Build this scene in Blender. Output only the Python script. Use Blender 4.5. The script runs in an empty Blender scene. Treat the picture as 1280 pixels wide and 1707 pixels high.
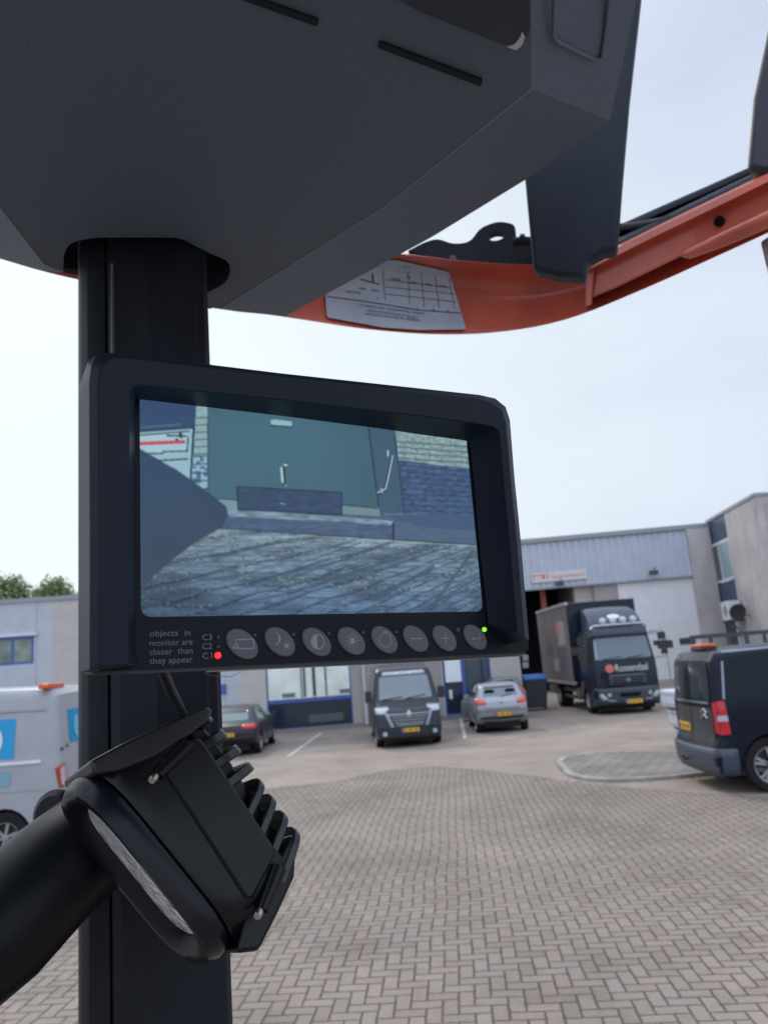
import bpy, bmesh, math, random
from mathutils import Vector, Matrix
from mathutils.bvhtree import BVHTree
import numpy as np
random.seed(7)
sc = bpy.context.scene
R = math.radians
# ---------------------------------------------------------------- camera
FP = 1282.0; CX = 640.0; CY = 853.5; CZ = 2.5
Zc = Vector((-510, 6650, -1282)).normalized()
Fc = Vector((0, 0, -1)); Yc = (Fc - Zc * Fc.dot(Zc)).normalized(); Xc = Yc.cross(Zc)
ROT = Matrix((Xc, Yc, Zc))            # world from camera
cam_d = bpy.data.cameras.new("Camera"); cam = bpy.data.objects.new("Camera", cam_d)
sc.collection.objects.link(cam); sc.camera = cam
cam.matrix_world = Matrix.Translation((0, 0, CZ)) @ ROT.to_4x4()
cam_d.sensor_fit = 'VERTICAL'; cam_d.sensor_height = 36; cam_d.sensor_width = 27
cam_d.lens = FP / 1707 * 36; cam_d.clip_start = 0.01; cam_d.clip_end = 3000
cam_d.dof.use_dof = True; cam_d.dof.focus_distance = 0.33; cam_d.dof.aperture_fstop = 22
CAM = Vector((0, 0, CZ))
# ---------------------------------------------------------------- sky
SUN_EL, SUN_AZ = R(42), R(-25)     # azimuth from +Y towards -X (ahead, a little left)
w = bpy.data.worlds.new("World"); sc.world = w; w.use_nodes = True
nt = w.node_tree; nt.nodes.clear()
out = nt.nodes.new('ShaderNodeOutputWorld'); bg = nt.nodes.new('ShaderNodeBackground')
sky = nt.nodes.new('ShaderNodeTexSky'); sky.sky_type = 'NISHITA'; sky.sun_disc = False
sky.sun_elevation = SUN_EL; sky.sun_rotation = SUN_AZ; sky.dust_density = 3
tc = nt.nodes.new('ShaderNodeTexCoord'); mp = nt.nodes.new('ShaderNodeMapping'); mp.inputs['Scale'].default_value = (1, 1, 2.6)
nz = nt.nodes.new('ShaderNodeTexNoise'); nz.inputs['Scale'].default_value = 1.7; nz.inputs['Detail'].default_value = 6; nz.inputs['Roughness'].default_value = .55
cr = nt.nodes.new('ShaderNodeValToRGB')
cr.color_ramp.elements[0].position = .32; cr.color_ramp.elements[0].color = (5.9, 6.6, 8.7, 1)
cr.color_ramp.elements[1].position = .62; cr.color_ramp.elements[1].color = (7.5, 8.4, 9.8, 1)
mx = nt.nodes.new('ShaderNodeMixRGB'); mx.inputs[0].default_value = .95
# thin bright patch of cloud in front of the sun
dt = nt.nodes.new('ShaderNodeVectorMath'); dt.operation = 'DOT_PRODUCT'
sdir = Vector((math.sin(SUN_AZ) * math.cos(SUN_EL), math.cos(SUN_AZ) * math.cos(SUN_EL), math.sin(SUN_EL)))
sd2 = Vector((-.45, .85, .28)).normalized(); dt.inputs[1].default_value = sd2
nrm = nt.nodes.new('ShaderNodeVectorMath'); nrm.operation = 'NORMALIZE'
mr = nt.nodes.new('ShaderNodeMapRange'); mr.inputs[1].default_value = .55; mr.inputs[2].default_value = 1.0; mr.inputs[3].default_value = 0; mr.inputs[4].default_value = 1
ad = nt.nodes.new('ShaderNodeMixRGB'); ad.blend_type = 'MIX'; ad.inputs[2].default_value = (9.2, 10.2, 10.6, 1)
L = nt.links.new
L(tc.outputs['Generated'], mp.inputs[0]); L(mp.outputs[0], nz.inputs['Vector']); L(nz.outputs['Fac'], cr.inputs[0])
L(tc.outputs['Generated'], nrm.inputs[0]); L(nrm.outputs[0], dt.inputs[0]); L(dt.outputs['Value'], mr.inputs[0])
L(cr.outputs[0], ad.inputs[1]); L(mr.outputs[0], ad.inputs[0])
sx = nt.nodes.new('ShaderNodeSeparateXYZ'); L(nrm.outputs[0], sx.inputs[0])
def mrn(src, a, b_, c, d):
    q = nt.nodes.new('ShaderNodeMapRange'); q.interpolation_type = 'SMOOTHSTEP'; L(src, q.inputs[0])
    for i_, v_ in zip((1, 2, 3, 4), (a, b_, c, d)): q.inputs[i_].default_value = v_
    return q.outputs[0]
za = mrn(sx.outputs[2], .64, .97, 1.0, 2.0)      # overcast sky, raised overhead out of view to brighten the facades
ya = mrn(sx.outputs[1], .1, -.7, 1.0, 1.45)      # unseen sky behind the viewer, brightened to lift the facades
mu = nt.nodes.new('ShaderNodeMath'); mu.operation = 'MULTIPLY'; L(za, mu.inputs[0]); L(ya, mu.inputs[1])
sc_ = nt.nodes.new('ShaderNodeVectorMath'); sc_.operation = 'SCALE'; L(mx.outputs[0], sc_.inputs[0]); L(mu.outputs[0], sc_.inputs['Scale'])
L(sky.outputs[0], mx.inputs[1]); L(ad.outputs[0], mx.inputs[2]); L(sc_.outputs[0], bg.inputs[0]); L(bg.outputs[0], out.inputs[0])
bg.inputs[1].default_value = .098
sl = bpy.data.lights.new("Sun", 'SUN'); sl.energy = 1.3; sl.angle = R(10); sl.color = (1, .96, .9)
so = bpy.data.objects.new("Sun", sl); sc.collection.objects.link(so)
so.rotation_euler = (-sdir).to_track_quat('-Z', 'Y').to_euler()
sc.view_settings.view_transform = 'Standard'; sc.view_settings.look = 'None'; sc.view_settings.exposure = 0; sc.view_settings.gamma = 1
sc.cycles.max_bounces = 6; sc.cycles.transparent_max_bounces = 12

# ---------------------------------------------------------------- rays
def ray(px, py): return (ROT @ Vector(((px - CX) / FP, -(py - CY) / FP, -1.0)))
def PZ(px, py, z):            # ray meets the plane z (absolute)
    d = ray(px, py); return CAM + d * ((z - CZ) / d.z)
def PD(px, py, depth): return CAM + ray(px, py) * depth
def PH(px, py, h):            # horizontal distance h
    d = ray(px, py); return CAM + d * (h / math.hypot(d.x, d.y))
def PP(px, py, o, n):
    d = ray(px, py); return CAM + d * ((Vector(o) - CAM).dot(n) / d.dot(n))

# ---------------------------------------------------------------- materials
MATS = {}
def lin(c): return tuple((x / 12.92 if x <= .04045 else ((x + .055) / 1.055) ** 2.4) for x in c)
def mat(name, col, rough=.5, metal=0, coat=0, spec=.5, noise=0, nscale=20, bump=0, bscale=200, emit=None, estr=0, trans=0, alpha=None):
    if name in MATS: return MATS[name]
    m = bpy.data.materials.new(name); m.use_nodes = True; MATS[name] = m
    t = m.node_tree; b = t.nodes['Principled BSDF']
    b.inputs['Base Color'].default_value = (*col, 1); b.inputs['Roughness'].default_value = rough
    b.inputs['Metallic'].default_value = metal; b.inputs['Coat Weight'].default_value = coat
    b.inputs['Specular IOR Level'].default_value = spec; b.inputs['Transmission Weight'].default_value = trans
    co = t.nodes.new('ShaderNodeTexCoord')
    if noise:
        n = t.nodes.new('ShaderNodeTexNoise'); n.inputs['Scale'].default_value = nscale; n.inputs['Detail'].default_value = 5
        r = t.nodes.new('ShaderNodeValToRGB')
        r.color_ramp.elements[0].position = .3; r.color_ramp.elements[1].position = .7
        r.color_ramp.elements[0].color = (*[c * (1 - noise) for c in col], 1); r.color_ramp.elements[1].color = (*[min(1, c * (1 + noise)) for c in col], 1)
        t.links.new(co.outputs['Object'], n.inputs['Vector']); t.links.new(n.outputs['Fac'], r.inputs[0]); t.links.new(r.outputs[0], b.inputs['Base Color'])
    if bump:
        n = t.nodes.new('ShaderNodeTexNoise'); n.inputs['Scale'].default_value = bscale; n.inputs['Detail'].default_value = 3
        u = t.nodes.new('ShaderNodeBump'); u.inputs['Strength'].default_value = bump; u.inputs['Distance'].default_value = .5 / bscale
        t.links.new(co.outputs['Object'], n.inputs['Vector']); t.links.new(n.outputs['Fac'], u.inputs['Height']); t.links.new(u.outputs[0], b.inputs['Normal'])
    if emit: b.inputs['Emission Color'].default_value = (*emit, 1); b.inputs['Emission Strength'].default_value = estr
    return m

class NG:
    """tiny maths-node writer"""
    def __init__(s, t): s.t = t
    def m(s, op, a, b=0.0, c=None):
        n = s.t.nodes.new('ShaderNodeMath'); n.operation = op
        for i, v in enumerate((a, b) if c is None else (a, b, c)):
            if isinstance(v, (int, float)): n.inputs[i].default_value = v
            else: s.t.links.new(v, n.inputs[i])
        return n.outputs[0]

def herringbone_mat(name, base, joint, unit, ang, var=.16, jw=.07, jmix=.85, bumps=.3):
    m = bpy.data.materials.new(name); m.use_nodes = True; t = m.node_tree; b = t.nodes['Principled BSDF']; g = NG(t)
    co = t.nodes.new('ShaderNodeTexCoord'); mpg = t.nodes.new('ShaderNodeMapping'); mpg.inputs['Rotation'].default_value = (0, 0, ang)
    mpg.inputs['Scale'].default_value = (1 / unit,) * 3
    # slight waviness of the laid rows
    wn = t.nodes.new('ShaderNodeTexNoise'); wn.inputs['Scale'].default_value = .5; wn.inputs['Detail'].default_value = 1
    t.links.new(co.outputs['Object'], wn.inputs['Vector'])
    wv = t.nodes.new('ShaderNodeVectorMath'); wv.operation = 'MULTIPLY_ADD'; wv.inputs[1].default_value = (.12, .12, 0)
    t.links.new(wn.outputs['Color'], wv.inputs[0]); t.links.new(co.outputs['Object'], wv.inputs[2]); 
    w2 = t.nodes.new('ShaderNodeTexNoise'); w2.inputs['Scale'].default_value = 14; w2.inputs['Detail'].default_value = 2; t.links.new(co.outputs['Object'], w2.inputs['Vector'])
    wv2 = t.nodes.new('ShaderNodeVectorMath'); wv2.operation = 'MULTIPLY_ADD'; wv2.inputs[1].default_value = (.016, .016, 0); t.links.new(w2.outputs['Color'], wv2.inputs[0]); t.links.new(wv.outputs[0], wv2.inputs[2]); t.links.new(wv2.outputs[0], mpg.inputs[0])
    sp = t.nodes.new('ShaderNodeSeparateXYZ'); t.links.new(mpg.outputs[0], sp.inputs[0])
    x, y = sp.outputs[0], sp.outputs[1]
    i, j = g.m('FLOOR', x), g.m('FLOOR', y); fx, fy = g.m('SUBTRACT', x, i), g.m('SUBTRACT', y, j)
    k = g.m('FLOORED_MODULO', g.m('ADD', g.m('SUBTRACT', i, j), .5), 4.0)
    def isk(v): return g.m('COMPARE', k, v + .5, .3)
    k0, k1, k2, k3 = [isk(v) for v in range(4)]
    dl = g.m('MULTIPLY_ADD', k1, 9.0, fx); dr = g.m('MULTIPLY_ADD', k0, 9.0, g.m('SUBTRACT', 1.0, fx))
    db = g.m('MULTIPLY_ADD', k2, 9.0, fy); dtp = g.m('MULTIPLY_ADD', k3, 9.0, g.m('SUBTRACT', 1.0, fy))
    d = g.m('MINIMUM', g.m('MINIMUM', dl, dr), g.m('MINIMUM', db, dtp))
    oi, oj = g.m('SUBTRACT', i, k1), g.m('SUBTRACT', j, k2)
    cb = t.nodes.new('ShaderNodeCombineXYZ'); t.links.new(oi, cb.inputs[0]); t.links.new(oj, cb.inputs[1])
    wh = t.nodes.new('ShaderNodeTexWhiteNoise'); t.links.new(cb.outputs[0], wh.inputs['Vector'])
    n2 = t.nodes.new('ShaderNodeTexNoise'); n2.inputs['Scale'].default_value = .55; n2.inputs['Detail'].default_value = 5; t.links.new(co.outputs['Object'], n2.inputs['Vector'])
    n3 = t.nodes.new('ShaderNodeTexNoise'); n3.inputs['Scale'].default_value = 30; n3.inputs['Detail'].default_value = 5; t.links.new(co.outputs['Object'], n3.inputs['Vector'])
    f = g.m('ADD', g.m('ADD', g.m('MULTIPLY', g.m('SUBTRACT', wh.outputs['Value'], .5), var * 1.4), g.m('MULTIPLY', g.m('SUBTRACT', n2.outputs['Fac'], .5), 1.7)), g.m('MULTIPLY', g.m('SUBTRACT', n3.outputs['Fac'], .5), .9))
    hs = t.nodes.new('ShaderNodeMixRGB'); hs.blend_type = 'MIX'
    hs.inputs[1].default_value = (*[c * .72 for c in base], 1); hs.inputs[2].default_value = (*[c * 1.28 for c in base], 1)
    t.links.new(g.m('ADD', .5, f), hs.inputs[0]); hs.use_clamp = True
    h2 = t.nodes.new('ShaderNodeMixRGB'); h2.blend_type = 'MIX'; h2.inputs[2].default_value = (base[0] * .82, base[1] * .87, base[2] * .95, 1)
    t.links.new(hs.outputs[0], h2.inputs[1]); t.links.new(g.m('MULTIPLY', g.m('GREATER_THAN', wh.outputs['Value'], .66), .45), h2.inputs[0])
    st_ = t.nodes.new('ShaderNodeTexNoise'); st_.inputs['Scale'].default_value = .9; st_.inputs['Detail'].default_value = 7; st_.inputs['Roughness'].default_value = .7; t.links.new(co.outputs['Object'], st_.inputs['Vector'])
    sm_ = t.nodes.new('ShaderNodeMapRange'); sm_.inputs[1].default_value = .52; sm_.inputs[2].default_value = .70; sm_.inputs[3].default_value = 0; sm_.inputs[4].default_value = .55; t.links.new(st_.outputs['Fac'], sm_.inputs[0])
    h3 = t.nodes.new('ShaderNodeMixRGB'); h3.inputs[2].default_value = (base[0] * .5, base[1] * .48, base[2] * .47, 1); t.links.new(h2.outputs[0], h3.inputs[1]); t.links.new(sm_.outputs[0], h3.inputs[0]); h2 = h3
    # joint
    nj = t.nodes.new('ShaderNodeTexNoise'); nj.inputs['Scale'].default_value = 6; t.links.new(co.outputs['Object'], nj.inputs['Vector'])
    wj = g.m('MULTIPLY', g.m('ADD', nj.outputs['Fac'], .4), jw)
    mrg = t.nodes.new('ShaderNodeMapRange'); t.links.new(d, mrg.inputs[0]); t.links.new(g.m('MULTIPLY', wj, .5), mrg.inputs[1]); t.links.new(g.m('MULTIPLY', wj, 1.5), mrg.inputs[2])
    mrg.inputs[3].default_value = jmix; mrg.inputs[4].default_value = 0
    jm = t.nodes.new('ShaderNodeMixRGB'); jm.inputs[2].default_value = (*joint, 1)
    t.links.new(h2.outputs[0], jm.inputs[1]); t.links.new(mrg.outputs[0], jm.inputs[0]); t.links.new(jm.outputs[0], b.inputs['Base Color'])
    b.inputs['Roughness'].default_value = .85; b.inputs['Specular IOR Level'].default_value = .3
    bp = t.nodes.new('ShaderNodeBump'); bp.inputs['Strength'].default_value = bumps; bp.inputs['Distance'].default_value = .006
    t.links.new(g.m('SUBTRACT', g.m('MULTIPLY', n3.outputs['Fac'], .3), mrg.outputs[0]), bp.inputs['Height']); t.links.new(bp.outputs[0], b.inputs['Normal'])
    return m

def brick_mat(name, c1, c2, mortar, bw=.21, bh=.06, ms=.010, axis='xz', stain=.25):
    m = bpy.data.materials.new(name); m.use_nodes = True; t = m.node_tree; b = t.nodes['Principled BSDF']; g = NG(t)
    co = t.nodes.new('ShaderNodeTexCoord'); sp = t.nodes.new('ShaderNodeSeparateXYZ'); cb = t.nodes.new('ShaderNodeCombineXYZ')
    t.links.new(co.outputs['Object'], sp.inputs[0])
    t.links.new(sp.outputs[0] if axis[0] == 'x' else sp.outputs[1], cb.inputs[0]); t.links.new(sp.outputs[2] if axis[1] == 'z' else sp.outputs[1], cb.inputs[1])
    br = t.nodes.new('ShaderNodeTexBrick'); br.inputs['Color1'].default_value = (*c1, 1); br.inputs['Color2'].default_value = (*c2, 1); br.inputs['Mortar'].default_value = (*mortar, 1)
    br.inputs['Scale'].default_value = 1; br.inputs['Brick Width'].default_value = bw; br.inputs['Row Height'].default_value = bh; br.inputs['Mortar Size'].default_value = ms
    t.links.new(cb.outputs[0], br.inputs['Vector'])
    n = t.nodes.new('ShaderNodeTexNoise'); n.inputs['Scale'].default_value = .7; n.inputs['Detail'].default_value = 6; n.inputs['Roughness'].default_value = .65
    mpg = t.nodes.new('ShaderNodeMapping'); mpg.inputs['Scale'].default_value = (.9, .9, .6); t.links.new(co.outputs['Object'], mpg.inputs[0]); t.links.new(mpg.outputs[0], n.inputs['Vector'])
    mrg = t.nodes.new('ShaderNodeMapRange'); mrg.inputs[1].default_value = .35; mrg.inputs[2].default_value = .7; mrg.inputs[3].default_value = 1.08; mrg.inputs[4].default_value = 1 - stain * 1.3
    t.links.new(n.outputs['Fac'], mrg.inputs[0])
    mm = t.nodes.new('ShaderNodeMixRGB'); mm.blend_type = 'MULTIPLY'; mm.inputs[0].default_value = 1
    t.links.new(br.outputs['Color'], mm.inputs[1]); t.links.new(mrg.outputs[0], mm.inputs[2]); t.links.new(mm.outputs[0], b.inputs['Base Color'])
    b.inputs['Roughness'].default_value = .9; b.inputs['Specular IOR Level'].default_value = .2
    return m

# ---------------------------------------------------------------- mesh helpers
COL = sc.collection
class MB:
    def __init__(s): s.v = []; s.f = []; s.mi = []; s.cur = 0
    def add(s, vs, fs):
        o = len(s.v); s.v += [tuple(v) for v in vs]; s.f += [tuple(i + o for i in f) for f in fs]; s.mi += [s.cur] * len(fs); return s
    def box(s, a, b, M=None):
        x0, y0, z0 = a; x1, y1, z1 = b
        vs = [Vector(p) for p in ((x0, y0, z0), (x1, y0, z0), (x1, y1, z0), (x0, y1, z0), (x0, y0, z1), (x1, y0, z1), (x1, y1, z1), (x0, y1, z1))]
        if M: vs = [M @ v for v in vs]
        return s.add(vs, [(3, 2, 1, 0), (4, 5, 6, 7), (0, 1, 5, 4), (1, 2, 6, 5), (2, 3, 7, 6), (3, 0, 4, 7)])
    def prism(s, A, B):      # two matching point loops, capped
        n = len(A); s.add(list(A) + list(B), [tuple(range(n - 1, -1, -1)), tuple(range(n, 2 * n))] + [(i, (i + 1) % n, n + (i + 1) % n, n + i) for i in range(n)]); return s
    def loft(s, rings, cap=True, closed=True):
        n = len(rings[0]); vs = [p for r in rings for p in r]; fs = []
        for k in range(len(rings) - 1):
            for i in range(n if closed else n - 1):
                a = k * n + i; b = k * n + (i + 1) % n; fs.append((a, b, b + n, a + n))
        if cap: fs += [tuple(range(n - 1, -1, -1)), tuple(range((len(rings) - 1) * n, len(rings) * n))]
        return s.add(vs, fs)
    def tube(s, pts, r, n=10, cap=True):
        pts = [Vector(p) for p in pts]; rs = r if isinstance(r, (list, tuple)) else [r] * len(pts); rings = []; up = None
        for i, p in enumerate(pts):
            t = (pts[min(i + 1, len(pts) - 1)] - pts[max(i - 1, 0)]).normalized()
            if up is None: up = t.orthogonal().normalized()
            up = (up - t * up.dot(t)).normalized(); q = t.cross(up)
            rings.append([p + (up * math.cos(a) + q * math.sin(a)) * rs[i] for a in [2 * math.pi * k / n for k in range(n)]])
        return s.loft(rings, cap)
    def lathe(s, prof, M, n=24, cap=True):      # prof (r, h) about local z
        rings = [[M @ Vector((r * math.cos(2 * math.pi * k / n), r * math.sin(2 * math.pi * k / n), h)) for k in range(n)] for r, h in prof]
        return s.loft(rings, cap)
    def build(s, name, m, parent=None, smooth=False, bevel=0, seg=2, sub=0, fix=True, angle=40):
        me = bpy.data.meshes.new(name); me.from_pydata(s.v, [], s.f)
        for q in (m if isinstance(m, (list, tuple)) else [m]): me.materials.append(q)
        for p, k in zip(me.polygons, s.mi): p.material_index = k
        bm = bmesh.new(); bm.from_mesh(me)
        if fix: bmesh.ops.recalc_face_normals(bm, faces=bm.faces)
        bm.to_mesh(me); bm.free()
        return link(name, me, parent, smooth, bevel, seg, sub, angle)
def link(name, me, parent=None, smooth=False, bevel=0, seg=2, sub=0, angle=40):
    o = bpy.data.objects.new(name, me); COL.objects.link(o)
    if parent: o.parent = parent
    if bevel:
        b = o.modifiers.new('bevel', 'BEVEL'); b.width = bevel; b.segments = seg; b.limit_method = 'ANGLE'; b.angle_limit = R(35); b.harden_normals = False
    if sub: q = o.modifiers.new('sub', 'SUBSURF'); q.levels = q.render_levels = sub
    if smooth or bevel or sub: me.shade_smooth(); me.set_sharp_from_angle(angle=R(angle))
    return o
def thing(name, label, cat, loc=(0, 0, 0), rz=0, group=None):
    o = bpy.data.objects.new(name, None); COL.objects.link(o); o.location = loc; o.rotation_euler = (0, 0, rz); o.empty_display_size = .1
    o['label'] = label; o['category'] = cat
    if group: o['group'] = group
    return o
def tag(o, label, cat, group=None):
    o['label'] = label; o['category'] = cat
    if group: o['group'] = group
    return o
def structure(o): o['kind'] = 'structure'; return o
def rnd(poly, r, n=4):
    """round the corners of a 2D polygon"""
    res = []; N = len(poly)
    for i in range(N):
        p = Vector(poly[i][:2]); a = Vector(poly[i - 1][:2]); b = Vector(poly[(i + 1) % N][:2]); rr = poly[i][2] if len(poly[i]) > 2 else r
        if rr <= 0: res.append(tuple(p)); continue
        da = (a - p); db = (b - p); ra = min(rr, da.length * .48); rb = min(rr, db.length * .48); A = p + da.normalized() * ra; B = p + db.normalized() * rb
        for k in range(n + 1):
            t = k / n; res.append(tuple(A * (1 - t) ** 2 + p * 2 * t * (1 - t) + B * t * t))
    return res
def ell(cx, cy, rx, ry, n=20, rot=0):
    c, s = math.cos(rot), math.sin(rot)
    return [(cx + rx * math.cos(a) * c - ry * math.sin(a) * s, cy + rx * math.cos(a) * s + ry * math.sin(a) * c) for a in [2 * math.pi * k / n for k in range(n)]]
_tc = {}
def text2d(s, size=1.0):
    """glyph outlines of a short text as flat 2D mesh data"""
    if s not in _tc:
        cu = bpy.data.curves.new('t', 'FONT'); cu.body = s; cu.resolution_u = 3; o = bpy.data.objects.new('t', cu); COL.objects.link(o)
        me = bpy.data.meshes.new_from_object(o); _tc[s] = ([tuple(v.co[:2]) for v in me.vertices], [tuple(p.vertices) for p in me.polygons])
        bpy.data.objects.remove(o); bpy.data.curves.remove(cu); bpy.data.meshes.remove(me)
    v, f = _tc[s]; return [(x * size, y * size) for x, y in v], f
def text_fit(mb, s, fn, x0, x1, yb, h):
    """put text into mb: fn(x,y)->3D, spanning x0..x1 on baseline yb with cap height h (y up negative for px frames handled by h<0)"""
    v, f = text2d(s); wmax = max(p[0] for p in v); wmin = min(p[0] for p in v)
    mb.add([fn(x0 + (x - wmin) / (wmax - wmin) * (x1 - x0), yb + y / .7 * h) for x, y in v], f)
def fill2d(poly, cuts):
    """triangulated fill of a 2D polygon cut by a grid (returns verts, faces)"""
    bm = bmesh.new(); bm.faces.new([bm.verts.new((x, y, 0)) for x, y in poly])
    for ax in (0, 1):
        lo = min(p[ax] for p in poly); hi = max(p[ax] for p in poly); n = int((hi - lo) / cuts)
        for k in range(1, n + 1):
            c = [0, 0, 0]; c[ax] = lo + (hi - lo) * k / (n + 1); no = [0, 0, 0]; no[ax] = 1
            bmesh.ops.bisect_plane(bm, geom=bm.verts[:] + bm.edges[:] + bm.faces[:], plane_co=c, plane_no=no)
    bmesh.ops.triangulate(bm, faces=[f for f in bm.faces if len(f.verts) > 4]); bm.verts.index_update()
    v = [(a.co.x, a.co.y) for a in bm.verts]; f = [tuple(q.index for q in a.verts) for a in bm.faces]; bm.free(); return v, f
def add_fill(mb, poly, fn, cuts=1e9):
    v, f = fill2d(poly, cuts); mb.add([fn(x, y) for x, y in v], f)

#MARK_MATERIALS
M_liner = mat('liner plastic', (.100, .126, .172), .62, spec=.3, noise=.14, nscale=600, bump=.6, bscale=900)  # bluish lift put into the colour for lens veiling haze
M_liner2 = mat('liner hatch plastic', (.036, .046, .068), .6, spec=.3, noise=.1, nscale=60)
M_slot = mat('slot black', (.008, .009, .012), .8, spec=.1)
M_pillar = mat('pillar coating', (.012, .015, .022), .5, spec=.22, noise=.2, nscale=30, bump=.2, bscale=1200)
M_blade = mat('crossbar coating', (.026, .034, .050), .5, spec=.2, noise=.1, nscale=30)
M_blackm = mat('black metal', (.008, .011, .018), .5, spec=.2, noise=.2, nscale=40)
M_orange = mat('orange frame paint', (.62, .135, .085), .36, coat=.3, noise=.20, nscale=16)
M_decal = mat('decal foil', (.46, .52, .60), .30, spec=.5, noise=.12, nscale=14)
M_ink = mat('decal ink', (.03, .035, .05), .5)
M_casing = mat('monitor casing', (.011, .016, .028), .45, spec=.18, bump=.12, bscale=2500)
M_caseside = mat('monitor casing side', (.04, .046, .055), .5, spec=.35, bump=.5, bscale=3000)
M_bezel = mat('monitor panel', (.007, .010, .016), .42, spec=.15)
M_button = mat('rubber button', (.10, .112, .13), .55, spec=.35)
M_symbol = mat('button symbol', (.25, .27, .29), .6)
M_print = mat('panel print', (.15, .165, .185), .6)
M_ledoff = mat('led off', (.06, .04, .045), .3)
M_ledred = mat('led red', (.5, .01, .02), .3, emit=(1, .03, .05), estr=1.3)
M_ledred2 = mat('led red core', (.6, .1, .1), .3, emit=(1, .35, .3), estr=1.6)
M_ledgrn = mat('led green', (.1, .6, .02), .3, emit=(.25, .9, .04), estr=1.3)
M_lamp = mat('lamp housing', (.004, .005, .007), .34, spec=.32, bump=.06, bscale=1500)
M_lamp2 = mat('lamp bezel', (.006, .007, .012), .32, spec=.3)
M_bolt = mat('steel bolt', (.45, .42, .38), .3, metal=1)
M_glasslens = mat('lamp lens', (.72, .74, .76), .22, metal=.35, spec=.9, noise=.3, nscale=90, bump=.9, bscale=160)
M_arm = mat('rubber sleeve', (.003, .0045, .007), .45, spec=.25, bump=.15, bscale=900)
M_hair = mat('thread', (.2, .19, .18), .5)
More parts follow.
